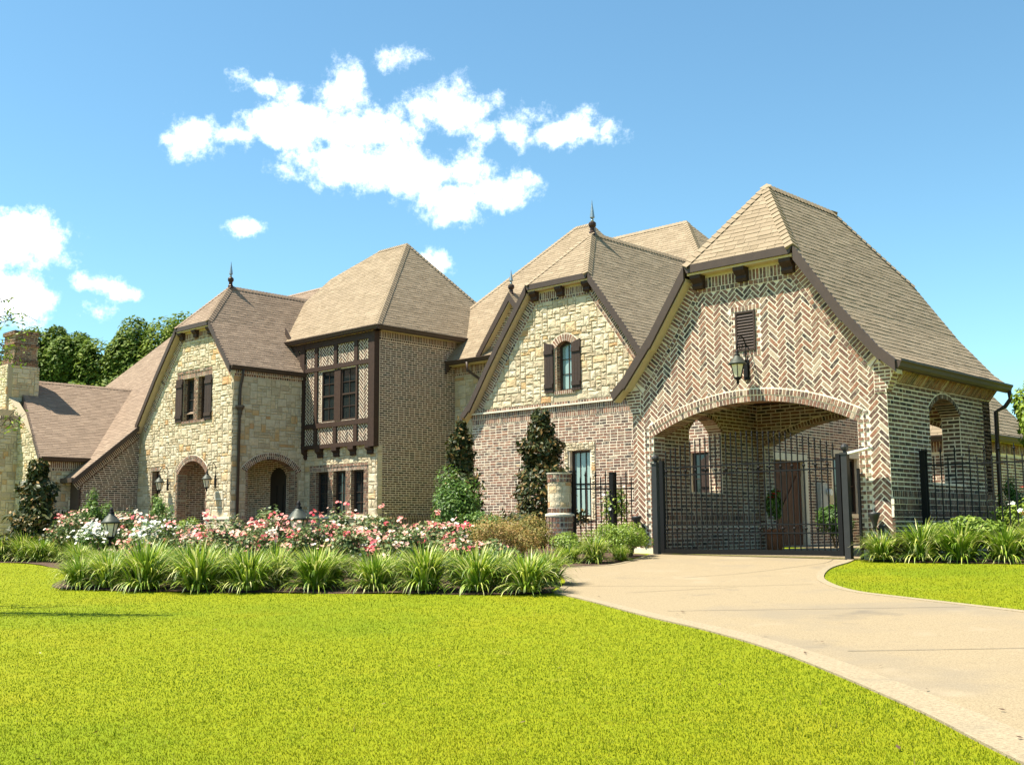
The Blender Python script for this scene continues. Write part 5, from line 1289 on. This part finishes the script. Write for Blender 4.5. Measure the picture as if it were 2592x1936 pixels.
# ================================================================== planting
def arr_mesh(name, V, F, rnd, matname):
    """V (n,3), F (m,k) arrays -> mesh with per-face rnd"""
    me = bpy.data.meshes.new(name); V = np.asarray(V, np.float32); F = np.asarray(F, np.int32); k = F.shape[1]
    me.vertices.add(len(V)); me.vertices.foreach_set('co', V.ravel())
    me.loops.add(F.size); me.loops.foreach_set('vertex_index', F.ravel())
    me.polygons.add(len(F)); me.polygons.foreach_set('loop_start', np.arange(0, F.size, k, dtype=np.int32))
    me.update(calc_edges=True)
    at = me.attributes.new('rnd', 'FLOAT', 'FACE'); at.data.foreach_set('value', np.asarray(rnd, np.float32))
    me.materials.append(MATS[matname]); return me
def leaves(rs, C, Nrm, L, Wd, rnd, droop=.25):
    """one folded diamond leaf (two triangles each side of the midrib) per centre"""
    n = len(C); Nrm = Nrm / np.linalg.norm(Nrm, axis=1, keepdims=True)
    rv = rs.normal(size=(n, 3)); T = np.cross(Nrm, rv); T /= np.linalg.norm(T, axis=1, keepdims=True); S = np.cross(Nrm, T)
    L = np.broadcast_to(L, (n,))[:, None]; Wd = np.broadcast_to(Wd, (n,))[:, None]
    a = C - T * L * .5; b = C + S * Wd * .5 - Nrm * Wd * .12; c = C + T * L * .5 - Nrm * L * droop * .5; d = C - S * Wd * .5 - Nrm * Wd * .12
    V = np.stack([a, b, c, d], 1).reshape(-1, 3); i = np.arange(n)[:, None] * 4
    F = np.concatenate([i + [[0, 1, 2]], i + [[0, 2, 3]]], 0); return V, F, np.concatenate([rnd, rnd])
def crown_points(rs, n, rad, lobes=9, shell=.55, lob=.42):
    """points in a lumpy ellipsoid: a core plus overlapping lobes, with outward normals"""
    cs = rs.normal(size=(lobes, 3)); cs /= np.linalg.norm(cs, axis=1, keepdims=True); cs *= rs.uniform(.35, .72, (lobes, 1)); cs[:, 2] = np.abs(cs[:, 2]) * rs.choice([1, 1, -.5], lobes)
    k = rs.integers(0, lobes, n); d = rs.normal(size=(n, 3)); d /= np.linalg.norm(d, axis=1, keepdims=True)
    lr = rs.uniform(.75, 1.25, lobes)[k][:, None] * lob
    P = cs[k] + d * lr * (rs.uniform(shell, 1, (n, 1)) ** .6)
    Nn = d * .7 + P * .5 + rs.normal(size=(n, 3)) * .5 + np.array([-.15, -.2, .6])
    return P * np.array(rad), Nn
def add_mesh_obj(name, me, parent, loc=(0, 0, 0)):
    o = bpy.data.objects.new(name, me); COL.objects.link(o); o.parent = parent; o.location = loc; return o
def stems_mesh(rs, n, h, spread, r_, name='stem', matname='stem'):
    mb = MB()
    for i in range(n):
        a = rs.uniform(0, math.tau); s = rs.uniform(.2, 1) * spread
        mb.tube([(0.02 * math.cos(a), .02 * math.sin(a), -.03), (s * .4 * math.cos(a), s * .4 * math.sin(a), h * .5), (s * math.cos(a), s * math.sin(a), h * rs.uniform(.8, 1))], [r_, r_ * .7, r_ * .35], 5)
    me = mb.mesh(name); me.materials.append(MATS[matname]); return me
def blossoms(rs, C, size, rnd, matname, name='blossoms'):
    """open flowers: five petals round a raised centre"""
    n = len(C); V = []; F = []; rr = []
    up_ = np.array([0, 0, 1.0]) + rs.normal(size=(n, 3)) * .5; up_[:, :] += np.array([.3, -.45, 0]); up_ /= np.linalg.norm(up_, axis=1, keepdims=True)
    T = np.cross(up_, rs.normal(size=(n, 3))); T /= np.linalg.norm(T, axis=1, keepdims=True); S = np.cross(up_, T)
    size = np.broadcast_to(size, (n,))[:, None]
    for k in range(5):
        a0, a1 = k * math.tau / 5 - .6, k * math.tau / 5 + .6; am = k * math.tau / 5
        V += [C, C + (T * math.cos(a0) + S * math.sin(a0)) * size * .4 + up_ * size * .18, C + (T * math.cos(am) + S * math.sin(am)) * size * .55 + up_ * size * .10, C + (T * math.cos(a1) + S * math.sin(a1)) * size * .4 + up_ * size * .18]
    V = np.stack(V, 1).reshape(-1, 3); i = np.arange(n * 5)[:, None] * 4
    F = np.concatenate([i + [[0, 1, 2]], i + [[0, 2, 3]]], 0); r5 = np.repeat(rnd, 5)
    return arr_mesh(name, V, F, np.concatenate([r5, r5]), matname)

# ---- liriope: arching strap leaves
def liriope_mesh(seed, n=560, h=.58):
    rs = np.random.default_rng(seed); V = []; F = []; rr = []; seg = 6
    for i in range(n):
        az = rs.uniform(0, math.tau); lean = math.sqrt(rs.random()); L = rs.uniform(.78, 1.12) * h * (1.08 + .12 * lean); w = rs.uniform(.007, .0125)
        b0 = np.array([math.cos(az), math.sin(az)]) * rs.uniform(.05, .17) * (.25 + lean) + rs.normal(size=2) * .02; az2 = az + rs.normal(0, .25)
        side = np.array([-math.sin(az2), math.cos(az2), 0]); out = np.array([math.cos(az2), math.sin(az2), 0]); p = np.array([b0[0], b0[1], 0.]); th = .03 + .34 * lean + abs(rs.normal(0, .05)); k0 = len(V)
        skirt = rs.random() < .3
        if skirt: th = rs.uniform(.75, 1.15); L *= rs.uniform(.62, .85)
        bend = rs.uniform(.06, .16) + .34 * lean ** 1.6 * rs.uniform(.5, 1.25)
        for s in range(seg + 1):
            t = s / seg; ww = w * (1 - t ** 2.4) * (.75 + .5 * min(t * 3, 1)) + .0008
            V.append(p - side * ww); V.append(p + side * ww)
            p = p + (out * math.sin(th) + np.array([0, 0, 1]) * math.cos(th)) * L / seg; th = min(th + bend * (.5 + t), 2.5)
        c = min(1, max(0, rs.normal(.44, .24))) if rs.random() > .16 else rs.uniform(.8, 1)
        for s in range(seg): F.append((k0 + 2 * s, k0 + 2 * s + 1, k0 + 2 * s + 3, k0 + 2 * s + 2)); rr.append(min(1, max(0, c + rs.normal(0, .04))))
    return arr_mesh('leaf_blades', np.array(V), np.array(F), rr, 'liriope')
LIR = [liriope_mesh(100 + i) for i in range(6)]
def liriope(u, v, s, label, group, i):
    th = Thing('liriope_clump', label, 'liriope', (u, v, gz(u, v) + .03), group); o = add_mesh_obj('leaf_blades', LIR[i % len(LIR)], th.o); stuff(o)
    th.o.scale = (s * R.uniform(.88, 1.1), s * R.uniform(.88, 1.1), s * R.uniform(.88, 1.2)); th.o.rotation_euler = (0, 0, R.uniform(0, 6.28)); return th
front_row = [(-17.85, 8.52, .92), (-17.25, 8.72, .95), (-16.35, 8.85, 1.08), (-15.35, 9.2, 1.05), (-14.55, 9.55, 1.02), (-13.72, 10.15, .98), (-12.85, 10.55, .95), (-12.0, 10.78, .98), (-11.28, 11.12, 1.0), (-10.5, 11.32, .98)]
for i, (u, v, s) in enumerate(front_row):
    liriope(u, v, s, 'arching green liriope clump at the lawn edge, %s from the left in the front row' % ORD[i], 'liriope clumps in the front row', i)
second = [(-18.3, 9.4, .9), (-17.45, 9.6, .95), (-16.6, 9.75, .95), (-15.75, 9.95, .98), (-14.95, 10.3, .95), (-14.2, 10.75, .9), (-13.3, 11.2, .85), (-11.6, 11.9, .88), (-11.05, 12.3, .85), (-12.3, 11.75, .75)]
for i, (u, v, s) in enumerate(second):
    liriope(u, v, s, 'liriope clump half hidden behind the front row, %s from the left in the second row' % ORD[i], 'liriope clumps in the second row', i + 2)
left_row = [(-28.3, 10.95, .95), (-27.5, 11.15, .95), (-26.75, 11.35, 1.0), (-26.0, 11.45, .95), (-25.2, 11.6, .8), (-24.3, 11.5, .8), (-23.4, 11.1, .75), (-22.6, 10.75, .72), (-20.6, 10.2, .75), (-19.7, 9.9, .8)]
for i, (u, v, s) in enumerate(left_row):
    liriope(u, v, s, 'liriope clump in the row left of the garden lamp, %s from the far left' % ORD[i], 'liriope clumps at the far left', i + 4)
for i, (u, v, s, lb) in enumerate([(-13.6, 15.75, .62, 'small yellow-green liriope clump at the drive bend, nearest the lawn'), (-13.1, 15.9, .72, 'bright liriope clump before the drive shrubs, middle of three'), (-12.98, 16.5, .5, 'small liriope clump before the drive shrubs, nearest the gate')]):
    liriope(u, v, s, lb, 'liriope clumps by the drive', i)
for i, (u, v, s) in enumerate([(-8.72, 18.22, .85), (-8.1, 18.42, 1.0), (-7.5, 18.55, 1.0), (-6.9, 18.85, 1.1), (-6.35, 19.0, 1.05)]):
    liriope(u, v, s, 'liriope clump right of the gate, %s out from the brick pier' % ORD[i], 'liriope clumps right of the gate', i + 3)

# ---- bushes
def bush(name, label, cat, u, v, rad, n, leaf, lw, matname, seed, group=None, zc=None, flowers=None, stems=6, lobes=9, shell=.5, bias=0, base=None, lob=.42, clus=False):
    rs = np.random.default_rng(seed); g = gz(u, v) if base is None else base; th = Thing(name, label, cat, (u, v, g), group)
    P, Nn = crown_points(rs, n, rad, lobes, shell, lob); zc = rad[2] * .95 if zc is None else zc; P[:, 2] += zc
    k = P[:, 2] > .02; P, Nn = P[k], Nn[k]; n = len(P)
    rnd = np.clip(rs.normal(.45 + bias, .22, n), 0, 1)
    V, F, r_ = leaves(rs, P, Nn, rs.uniform(.7, 1.3, n) * leaf, rs.uniform(.7, 1.3, n) * lw, rnd)
    stuff(add_mesh_obj('foliage', arr_mesh('foliage', V, F, r_, matname), th.o))
    if stems: add_mesh_obj('stem', stems_mesh(rs, stems, zc * 1.1, min(rad[0], rad[1]) * .6, .012 + .006 * rad[2]), th.o)
    for fm, fn, size, lo, hi_ in (flowers or []):
        P, _ = crown_points(rs, fn * 3, rad, lobes, .9, lob); P[:, 2] += zc; P *= 1.04
        P = P[np.argsort(-(P[:, 2] + .35 * (P[:, 0] * .69 - P[:, 1] * .72)))][:fn * 2]; P = P[rs.permutation(len(P))][:fn]
        if clus:
            q = rs.integers(4, 9, len(P)); tone = np.repeat(rs.uniform(lo, hi_, len(P)), q); P = np.repeat(P, q, axis=0) + rs.normal(size=(q.sum(), 3)) * np.array([.05, .05, .03]); tn = np.clip(tone + rs.normal(0, .15, len(tone)), 0, 1)
        else: tn = rs.uniform(lo, hi_, len(P))
        stuff(add_mesh_obj('blossoms', blossoms(rs, P, rs.uniform(.7, 1.2, len(P)) * size, tn, fm), th.o))
    return th
roses = [(-17.93, 10.15, 1.0), (-18.52, 10.95, 1.1), (-17.32, 10.75, 1.03), (-17.89, 11.5, 1.08), (-16.80, 11.23, 1.15), (-17.40, 11.95, 1.28), (-15.73, 11.15, 1.08), (-16.02, 11.95, 1.1), (-16.3, 12.55, 1.15), (-15.41, 12.45, 1.16), (-14.89, 12.6, 1.05), (-14.90, 13.2, .98), (-14.16, 13.0, .94), (-14.46, 13.6, .85), (-14.91, 11.75, .92), (-14.10, 12.2, .85), (-16.33, 10.75, .9), (-17.05, 10.25, .86), (-13.3, 12.5, .7), (-12.9, 13.1, .62)]
order = sorted(range(len(roses)), key=lambda i: (roses[i][0] * .724 + roses[i][1] * .69))
for k, i in enumerate(order):
    u, v, h = roses[i]
    bush('rose_bush', 'rose bush with pink and white blooms, %s from the left in the main rose bed' % ORD[k], 'rose bush', u, v, (.50, .50, h * .47), 1300, .07, .042, 'leaf_rose', 300 + i, 'rose bushes in the main bed', zc=h * .53, lobes=12, shell=.3, bias=.12,
         flowers=[('petal', 9, .068, .05, .8), ('petal', 6, .06, .75, 1)], clus=True)
for k, (u, v, h) in enumerate([(-25.3, 11.9, 1.25), (-24.6, 11.35, 1.15), (-24.0, 12.2, 1.2), (-23.0, 11.6, .95), (-23.6, 12.4, 1.25), (-22.3, 12.3, 1.2), (-21.9, 11.9, .9), (-20.6, 10.9, .55), (-20.0, 10.6, .62), (-19.3, 10.4, .8)]):
    bush('rose_bush', 'small rose bush with faded pink blooms, %s from the left near the garden lamp' % ORD[k], 'rose bush', u, v, (.5, .5, h * .47), 800, .075, .045, 'leaf_rose', 350 + k, 'rose bushes at the left', zc=h * .53, lobes=12, shell=.3, bias=.1, flowers=[('petal', 10, .065, .3, 1)], clus=True)
bush('white_flower_mound', 'round mound of white flowers left of the low garden lamp', 'flower mound', -21.75, 10.72, (.50, .50, .36), 1300, .06, .03, 'leaf_green', 401, zc=.62, flowers=[('petal_white', 170, .085, 0, 1)], lobes=14)
bush('white_flower_mound', 'round mound of white flowers right of the low garden lamp', 'flower mound', -20.85, 11.35, (.48, .48, .34), 1300, .06, .03, 'leaf_green', 402, zc=.62, flowers=[('petal_white', 160, .085, 0, 1)], lobes=14)
bush('nandina_bush', 'loose rusty orange-green bush behind the liriope, left of the round pillar', 'bush', -13.75, 14.1, (.85, .8, .48), 5200, .055, .018, 'leaf_rust', 403, zc=.52, lobes=16, shell=.2, bias=.12)
bush('nandina_bush', 'darker reddish bush tight against the left of the round pillar', 'bush', -14.7, 15.7, (.7, .6, .5), 3000, .06, .022, 'leaf_rust', 404, zc=.5, lobes=12, shell=.2, bias=-.08)
bush('green_bush', 'tall bright green bush in front of the left magnolia', 'bush', -19.6, 18.6, (.78, .75, .98), 5200, .085, .035, 'leaf_green', 405, zc=.98, lobes=16, shell=.3)
bush('green_bush', 'low green bush between the two magnolias', 'bush', -18.1, 18.0, (.6, .6, .5), 2400, .075, .03, 'leaf_green', 406, zc=.45, lobes=12, shell=.3, bias=.05)
bush('boxy_shrub', 'rounded lime green shrub at the drive bend, in front of the round pillar', 'shrub', -14.0, 16.2, (.52, .5, .30), 2600, .05, .022, 'leaf_lime', 407, zc=.30, lobes=14)
bush('boxy_shrub', 'larger rounded lime green shrub between the pillar and the gate pier', 'shrub', -13.35, 16.85, (.66, .6, .38), 3600, .05, .022, 'leaf_lime', 408, zc=.38, lobes=16)
bush('boxy_shrub', 'rounded lime green shrub hard against the left gate pier', 'shrub', -13.55, 17.55, (.5, .45, .36), 2400, .05, .022, 'leaf_lime', 409, zc=.36, lobes=14)
bush('leafy_shrub', 'leafy light green shrub behind the liriope right of the gate', 'shrub', -7.55, 19.0, (.75, .45, .40), 3200, .075, .04, 'leaf_lime', 410, zc=.42, lobes=14, bias=-.1)
bush('leafy_shrub', 'smaller leafy shrub beside the right gate pier', 'shrub', -8.15, 18.85, (.4, .38, .32), 1600, .07, .035, 'leaf_lime', 411, zc=.32, lobes=10, bias=-.1)
bush('white_rose', 'white rose bush growing through the iron fence at the right', 'rose bush', -6.9, 20.0, (.75, .45, .55), 1500, .08, .045, 'leaf_lime', 412, zc=.62, lobes=10, shell=.2, flowers=[('petal_white', 18, .085, 0, 1), ('petal_red', 3, .08, 0, 1)])
bush('climbing_rose', 'pale climbing rose on the short fence beside the gatehouse', 'climbing rose', -14.75, 18.55, (.42, .35, .72), 900, .07, .04, 'leaf_lime', 413, zc=.85, lobes=14, shell=.1, flowers=[('petal_white', 28, .07, 0, 1)])
bush('sapling_shrub', 'feathery light green shrub before the dark brick catslide wall, the taller of two', 'shrub', -26.95, 13.2, (.55, .5, .95), 2600, .09, .03, 'leaf_green', 414, zc=.98, lobes=14, shell=.1, bias=.15, lob=.3)
bush('sapling_shrub', 'feathery light green shrub before the dark brick catslide wall, the shorter of two', 'shrub', -26.0, 14.4, (.6, .5, .75), 2200, .09, .03, 'leaf_green', 415, zc=.85, lobes=14, shell=.1, bias=.15, lob=.3)
bush('green_bush', 'low yellow-green bush at the foot of the porch wall', 'bush', -25.4, 14.9, (.5, .5, .4), 1600, .07, .03, 'leaf_lime', 416, zc=.55, lobes=10)

# ---- magnolias: layered cones of big glossy leaves
def magnolia(label, u, v, h, r_, n, seed, base=None):
    rs = np.random.default_rng(seed); g = gz(u, v); th = Thing('magnolia', label, 'magnolia', (u, v, g), 'young magnolias against the house')
    tiers = 9; t = rs.integers(0, tiers, n); zt = (t + .5) / tiers; ang = rs.uniform(0, math.tau, n)
    nb = 7; bid = rs.integers(0, nb, n); ba = bid * math.tau / nb + t * 1.1 + rs.normal(0, .35, n)
    prof = np.where(zt < .15, .75 + zt * 1.6, 1.02 - (zt - .15) ** 1.25 * .98); wob = 1 + .22 * np.sin(t * 2.4 + seed)
    rr = r_ * prof * wob * rs.uniform(.35, 1.03, n) ** .6 * (1 + .18 * np.sin(bid * 2.1 + t))
    P = np.stack([rr * np.cos(ba), rr * np.sin(ba), h * (zt + rs.normal(0, .035, n)) * .97 + .05 + .10 * h * (rr / r_ - .4) * .4], 1)
    Nn = np.stack([np.cos(ba) * .7, np.sin(ba) * .7, np.full(n, .55)], 1) + rs.normal(size=(n, 3)) * .5
    rnd = np.clip(np.abs(rs.normal(.2, .26, n)), 0, .72); k = rs.random(n) < .17; rnd[k] = rs.uniform(.74, 1, k.sum())
    V, F, r2 = leaves(rs, P, Nn, rs.uniform(.8, 1.25, n) * .155, rs.uniform(.8, 1.2, n) * .065, rnd, .3)
    stuff(add_mesh_obj('foliage', arr_mesh('foliage', V, F, r2, 'leaf_magnolia'), th.o))
    mb = MB(); mb.tube([(0, 0, -.05), (.02, .01, h * .5), (0, 0, h * .96)], [.05, .035, .008], 7); th_o = mb.mesh('trunk'); th_o.materials.append(MATS['bark']); add_mesh_obj('trunk', th_o, th.o)
magnolia('dark narrow magnolia against the brick corner, left of the two by the brick wing', -21.2, 20.3, 3.25, .62, 4200, 501)
magnolia('dark cone-shaped magnolia directly left of the round pillar', -18.0, 19.9, 3.3, .78, 6500, 502)
magnolia('dark bronze magnolia standing before the chimney wing at the far left', -27.1, 11.75, 2.35, .66, 4200, 503)

# ---- trees
def tree(name, label, u, v, h, rad, n, leaf, matname, seed, group=None, trunk=.22, lobes=22, lob=.33, bias=0, lean=(0, 0), base=None):
    rs = np.random.default_rng(seed); g = gz(u, v) if base is None else base; th = Thing(name, label, 'tree', (u, v, g), group)
    P, Nn = crown_points(rs, n, rad, lobes, .55, lob); P += np.array([lean[0], lean[1], h - rad[2]])
    rnd = np.clip(rs.normal(.42 + bias, .2, n), 0, 1)
    V, F, r_ = leaves(rs, P, Nn, rs.uniform(.7, 1.4, n) * leaf, rs.uniform(.7, 1.3, n) * leaf * .55, rnd)
    stuff(add_mesh_obj('crown', arr_mesh('crown', V, F, r_, matname), th.o))
    mb = MB(); zc = h - rad[2]; mb.tube([(0, 0, -.1), (lean[0] * .3, lean[1] * .3, zc * .5), (lean[0], lean[1], zc)], [trunk, trunk * .75, trunk * .5], 8)
    for i in range(9):
        q = P[rs.integers(0, n)]; s0 = np.array([lean[0] * .8, lean[1] * .8, zc * rs.uniform(.55, 1.0)]); m_ = (s0 + q) / 2 + rs.normal(size=3) * .2
        mb.tube([tuple(s0), tuple(m_), tuple(s0 + (q - s0) * .92)], [trunk * .42, trunk * .25, trunk * .08], 6)
    me = mb.mesh('trunk'); me.materials.append(MATS['bark']); add_mesh_obj('trunk', me, th.o); return th
bgr = 'trees behind the house'
tree('oak_tree', 'dark rounded tree rising just right of the chimney', -60.4, 26.7, 12.0, (3.2, 3.2, 4.6), 34000, .24, 'leaf_oak', 601, bgr, lobes=20)
tree('oak_tree', 'broad green tree in the middle of those above the low left roof', -57.0, 29.6, 11.7, (3.6, 3.4, 4.8), 40000, .24, 'leaf_oak', 602, bgr, bias=.12, lobes=26)
tree('oak_tree', 'sunlit tree showing left of the finial of the stone gable', -54.6, 31.6, 12.9, (3.3, 3.2, 4.4), 34000, .22, 'leaf_oak', 603, bgr, bias=.2, lobes=22)
tree('oak_tree', 'tree filling the gap low between the others above the left roof', -57.8, 27.0, 9.4, (3.2, 3.0, 4.2), 26000, .24, 'leaf_oak', 604, bgr, bias=.05)
tree('oak_tree', 'dark tree behind the chimney at the left edge', -63.5, 24.0, 11.2, (3.0, 3.0, 4.8), 24000, .24, 'leaf_oak', 605, bgr, bias=-.05)
tree('slender_tree', 'light green feathery tree at the right edge behind the iron fence', -7.35, 22.9, 4.2, (.95, .9, 1.75), 5200, .12, 'leaf_lime', 606, None, trunk=.05, bias=.0, lob=.2, lobes=44)
bush('dark_shrub', 'dark green upright shrub behind the right fence beside the gatehouse', 'shrub', -7.95, 22.3, (.3, .3, .62), 1400, .07, .03, 'leaf_green', 607, zc=.95, lobes=10, bias=-.25)
# near tree just outside the left of the view: its twigs reach over the chimney
def twig_tree(label, u, v, h, branches, seed):
    rs = np.random.default_rng(seed); g = gz(u, v); th = Thing('young_elm', label, 'tree', (u, v, g)); mb = MB()
    mb.tube([(0, 0, -.1), (.05, .02, h * .5), (0, .05, h)], [.11, .085, .03], 8); C = []; Nn = []
    for z0, tip in branches:
        p0 = np.array([0, .03, z0]); p2 = np.array(tip); pm = (p0 + p2) / 2 + np.array([0, 0, .25]); mb.tube([tuple(p0), tuple(pm), tuple(p2)], [.018, .011, .004], 6)
        for t in np.linspace(.35, 1, 14):
            q = (1 - t) ** 2 * p0 + 2 * t * (1 - t) * pm + t * t * p2
            for k in range(2):
                e = q + rs.normal(size=3) * np.array([.16, .16, .12]); mb.tube([tuple(q), tuple(e)], [.006, .003], 4)
                m_ = rs.integers(4, 8); f = rs.uniform(.2, 1.1, (m_, 1)); C.append(q + (e - q) * f + rs.normal(size=(m_, 3)) * .045); Nn.append(rs.normal(size=(m_, 3)) + np.array([0, 0, .8]))
    C = np.concatenate(C); Nn = np.concatenate(Nn); n = len(C); V, F, r_ = leaves(rs, C, Nn, rs.uniform(.7, 1.3, n) * .065, rs.uniform(.7, 1.2, n) * .028, np.clip(rs.normal(.65, .2, n), 0, 1))
    stuff(add_mesh_obj('crown', arr_mesh('crown', V, F, r_, 'leaf_lime'), th.o)); me = mb.mesh('trunk'); me.materials.append(MATS['bark']); add_mesh_obj('trunk', me, th.o)
twig_tree('young tree at the left edge whose twigs hang over the chimney', -17.3, 4.4, 4.6, [(2.9, (3.30, 1.24, 4.0)), (3.1, (3.37, 1.34, 3.82)), (2.7, (3.27, 1.26, 3.74)), (2.4, (3.29, 1.34, 3.38)), (2.6, (3.34, 1.37, 3.5)), (2.3, (3.21, 1.29, 3.25)), (1.7, (3.23, 1.44, 2.55)), (1.5, (3.15, 1.38, 2.45)),
    (3.3, (-0.05, 0.55, 4.3)), (2.8, (0.65, -0.35, 3.9)), (3.6, (0.65, 0.75, 4.8))], 620)

# ---- a far-off belt of trees beyond the grounds, one mass
rs = np.random.default_rng(640); n = 42000; a = rs.uniform(-.15, 1.75, n); d = 95 + 10 * np.sin(a * 5) + rs.uniform(-6, 6, n); hh = 5.2 + 1.6 * np.sin(a * 23) + 1.3 * np.sin(a * 51 + 1) + rs.normal(0, .4, n)
P = np.stack([d * np.sin(a), d * np.cos(a), .4 + hh * rs.random(n) ** .7], 1); Nn = rs.normal(size=(n, 3)) + np.array([-.4, -.5, 1.0])
V, F, r_ = leaves(rs, P, Nn, rs.uniform(.6, 1.3, n) * .8, rs.uniform(.6, 1.2, n) * .5, np.clip(rs.normal(.4, .2, n), 0, 1))
fo = bpy.data.objects.new('far_wood', arr_mesh('far_wood', V, F, r_, 'leaf_oak')); COL.objects.link(fo); stuff(fo); fo['label'] = 'far-off belt of dark green trees beyond the grounds'; fo['category'] = 'trees'

# ---- court plants
pt = Thing('flower_pot', 'terracotta pot with a leafy red-flowered plant inside the gate', 'potted plant', (-12.75, 21.6, .02))
mb = MB(); mb.lathe([(.15, 0), (.2, .28), (.22, .42), (.24, .42), (.24, .48), (.2, .48), (.19, .44)], (-12.75, 21.6, .02), 18); pt.part(mb, 'pot', 'terracotta', smooth=True)
rs = np.random.default_rng(71); P, Nn = crown_points(rs, 900, (.30, .30, .48), 9, .3); P[:, 2] += .95; V, F, r_ = leaves(rs, P, Nn, np.full(900, .11), np.full(900, .05), rs.uniform(.2, 1, 900)); stuff(add_mesh_obj('foliage', arr_mesh('foliage', V, F, r_, 'leaf_green'), pt.o))
stuff(add_mesh_obj('blossoms', blossoms(rs, np.array([[.15, -.2, 1.22], [.1, -.26, 1.15], [.2, -.12, 1.28]]), .14, np.array([.2, .5, .8]), 'petal_red'), pt.o)); add_mesh_obj('stem', stems_mesh(rs, 5, .9, .15, .012), pt.o)
bush('court_shrub', 'dark green spiky shrub in the court behind the right gate post', 'shrub', -13.2, 25.2, (.5, .5, .55), 1600, .2, .03, 'leaf_green', 72, zc=.6, bias=-.2, base=.02)
bush('court_shrub', 'bright green shrub in the court, low behind the right gate jamb', 'shrub', -11.6, 24.6, (.35, .35, .35), 900, .1, .04, 'leaf_lime', 73, zc=.4, base=.02)

# ================================================================== grass blades and litter
def inside(poly, X, Y):
    r_ = np.zeros(len(X), bool); n = len(poly)
    for i in range(n):
        (x1, y1), (x2, y2) = poly[i], poly[(i + 1) % n]
        c = ((y1 > Y) != (y2 > Y)); r_ ^= c & (X < (x2 - x1) * (Y - y1) / ((y2 - y1) if abs(y2 - y1) > 1e-9 else 1e-9) + x1)
    return r_
LAWN = E_L + E_BED[1:] + [(-45, 4), (-30, -6), (-8, -8), (3, -3)]
RLAWN = E_R + [(9, 20), (-2, 19.4), (-5, 18.70), (-7, 18.27), (-8.3, 18.0), (-9.1, 18.15)]
def gzv(X, Y): return -.95 - .01165 * np.clip(X, -60, 20) + .0442 * np.clip(Y, -25, 18.6)
def blades(name, poly, n, seed, dmin, dmax, amin, amax, label):
    rs = np.random.default_rng(seed); k = -.25
    d = (dmin ** k + rs.random(n) * (dmax ** k - dmin ** k)) ** (1 / k); a = yaw + rs.uniform(amin, amax, n)
    X, Y = d * np.sin(a), d * np.cos(a); ok = inside(poly, X + rs.normal(0, .022, n), Y + rs.normal(0, .022, n)); X, Y, d = X[ok], Y[ok], d[ok]; n = len(X); Z = gzv(X, Y)
    lod = (d / 6) ** .55; h = rs.uniform(.007, .017, n) * (.85 + .15 * lod); w = rs.uniform(.0022, .0042, n) * lod; az = rs.uniform(0, math.tau, n); le = rs.normal(0, .5, n) * h; la = rs.uniform(0, math.tau, n)
    tall = rs.random(n) < .0016; h[tall] *= rs.uniform(2.5, 4, tall.sum()); w[tall] *= 1.4
    B = np.stack([X, Y, Z], 1); S = np.stack([np.cos(az), np.sin(az), np.zeros(n)], 1) * w[:, None]
    T = B + np.stack([le * np.cos(la), le * np.sin(la), h], 1); B[:, 2] -= .004
    V = np.stack([B - S, B + S, T], 1).reshape(-1, 3); F = np.arange(n * 3).reshape(-1, 3)
    pn = .52 + .2 * np.sin(X * .9 + 1.3 * np.sin(Y * .7)) * np.sin(Y * .8 + X * .35) + .08 * np.sin(X * 2.7 + Y * 1.9) * np.sin(Y * 3.1 - X * 1.3)
    rnd = np.clip(rs.normal(0, .17, n) + pn, 0, .9); dead = rs.random(n) < .035; rnd[dead] = rs.uniform(.9, 1, dead.sum()); rnd[tall] = rs.uniform(.3, 1, tall.sum())
    o = bpy.data.objects.new(name, arr_mesh(name, V, F, rnd, 'blade')); COL.objects.link(o); stuff(o); o['label'] = label; o['category'] = 'grass'
blades('grass', LAWN, 620000, 81, 4.6, 30, -.62, .62, 'short yellow-green mown grass of the front lawn')
blades('grass', RLAWN, 190000, 82, 11, 24, -.1, .75, 'short bright green mown grass of the small lawn right of the drive')
# fallen leaves on lawn and drive, a few pale seed stalks
rs = np.random.default_rng(90); cnt = 0
LM = []
for i in range(4):
    V, F, r_ = leaves(np.random.default_rng(91 + i), np.zeros((1, 3)), np.array([[.1 * i, .2, 1.]]), np.array([.055]), np.array([.028]), np.array([[0, .25, .6, 1][i] * 1.0])); LM.append(arr_mesh('fallen_leaf', V, F, r_, 'litter'))
spots = []
while len(spots) < 22:
    d = rs.uniform(5.6, 13); a = yaw + rs.uniform(-.45, .47); X, Y = d * math.sin(a), d * math.cos(a)
    if inside(LAWN, np.array([X]), np.array([Y]))[0]: spots.append((X, Y))
for i, (X, Y) in enumerate(spots):
    o = bpy.data.objects.new('fallen_leaf', LM[i % 4]); COL.objects.link(o); o.location = (X, Y, gz(X, Y) + .028); o.rotation_euler = (rs.uniform(-.4, .4), rs.uniform(-.4, .4), rs.uniform(0, 6)); s = rs.uniform(.5, 1.1); o.scale = (s, s, s)
    tag(o, 'small dry fallen leaf lying on the front lawn', 'leaf', 'fallen leaves on the front lawn')
for i in range(14):
    k = rs.integers(8, len(E_L) - 4); X, Y = E_L[k][0] + rs.uniform(.02, .5), E_L[k][1] + rs.uniform(.02, .5)
    o = bpy.data.objects.new('fallen_leaf', LM[0]); COL.objects.link(o); o.location = (X, Y, gz(X, Y) + .032); o.rotation_euler = (0, 0, rs.uniform(0, 6)); s = rs.uniform(.5, 1.1); o.scale = (s, s, s)
    tag(o, 'small dark fallen leaf on the pale concrete drive edge', 'leaf', 'fallen leaves on the drive edge')
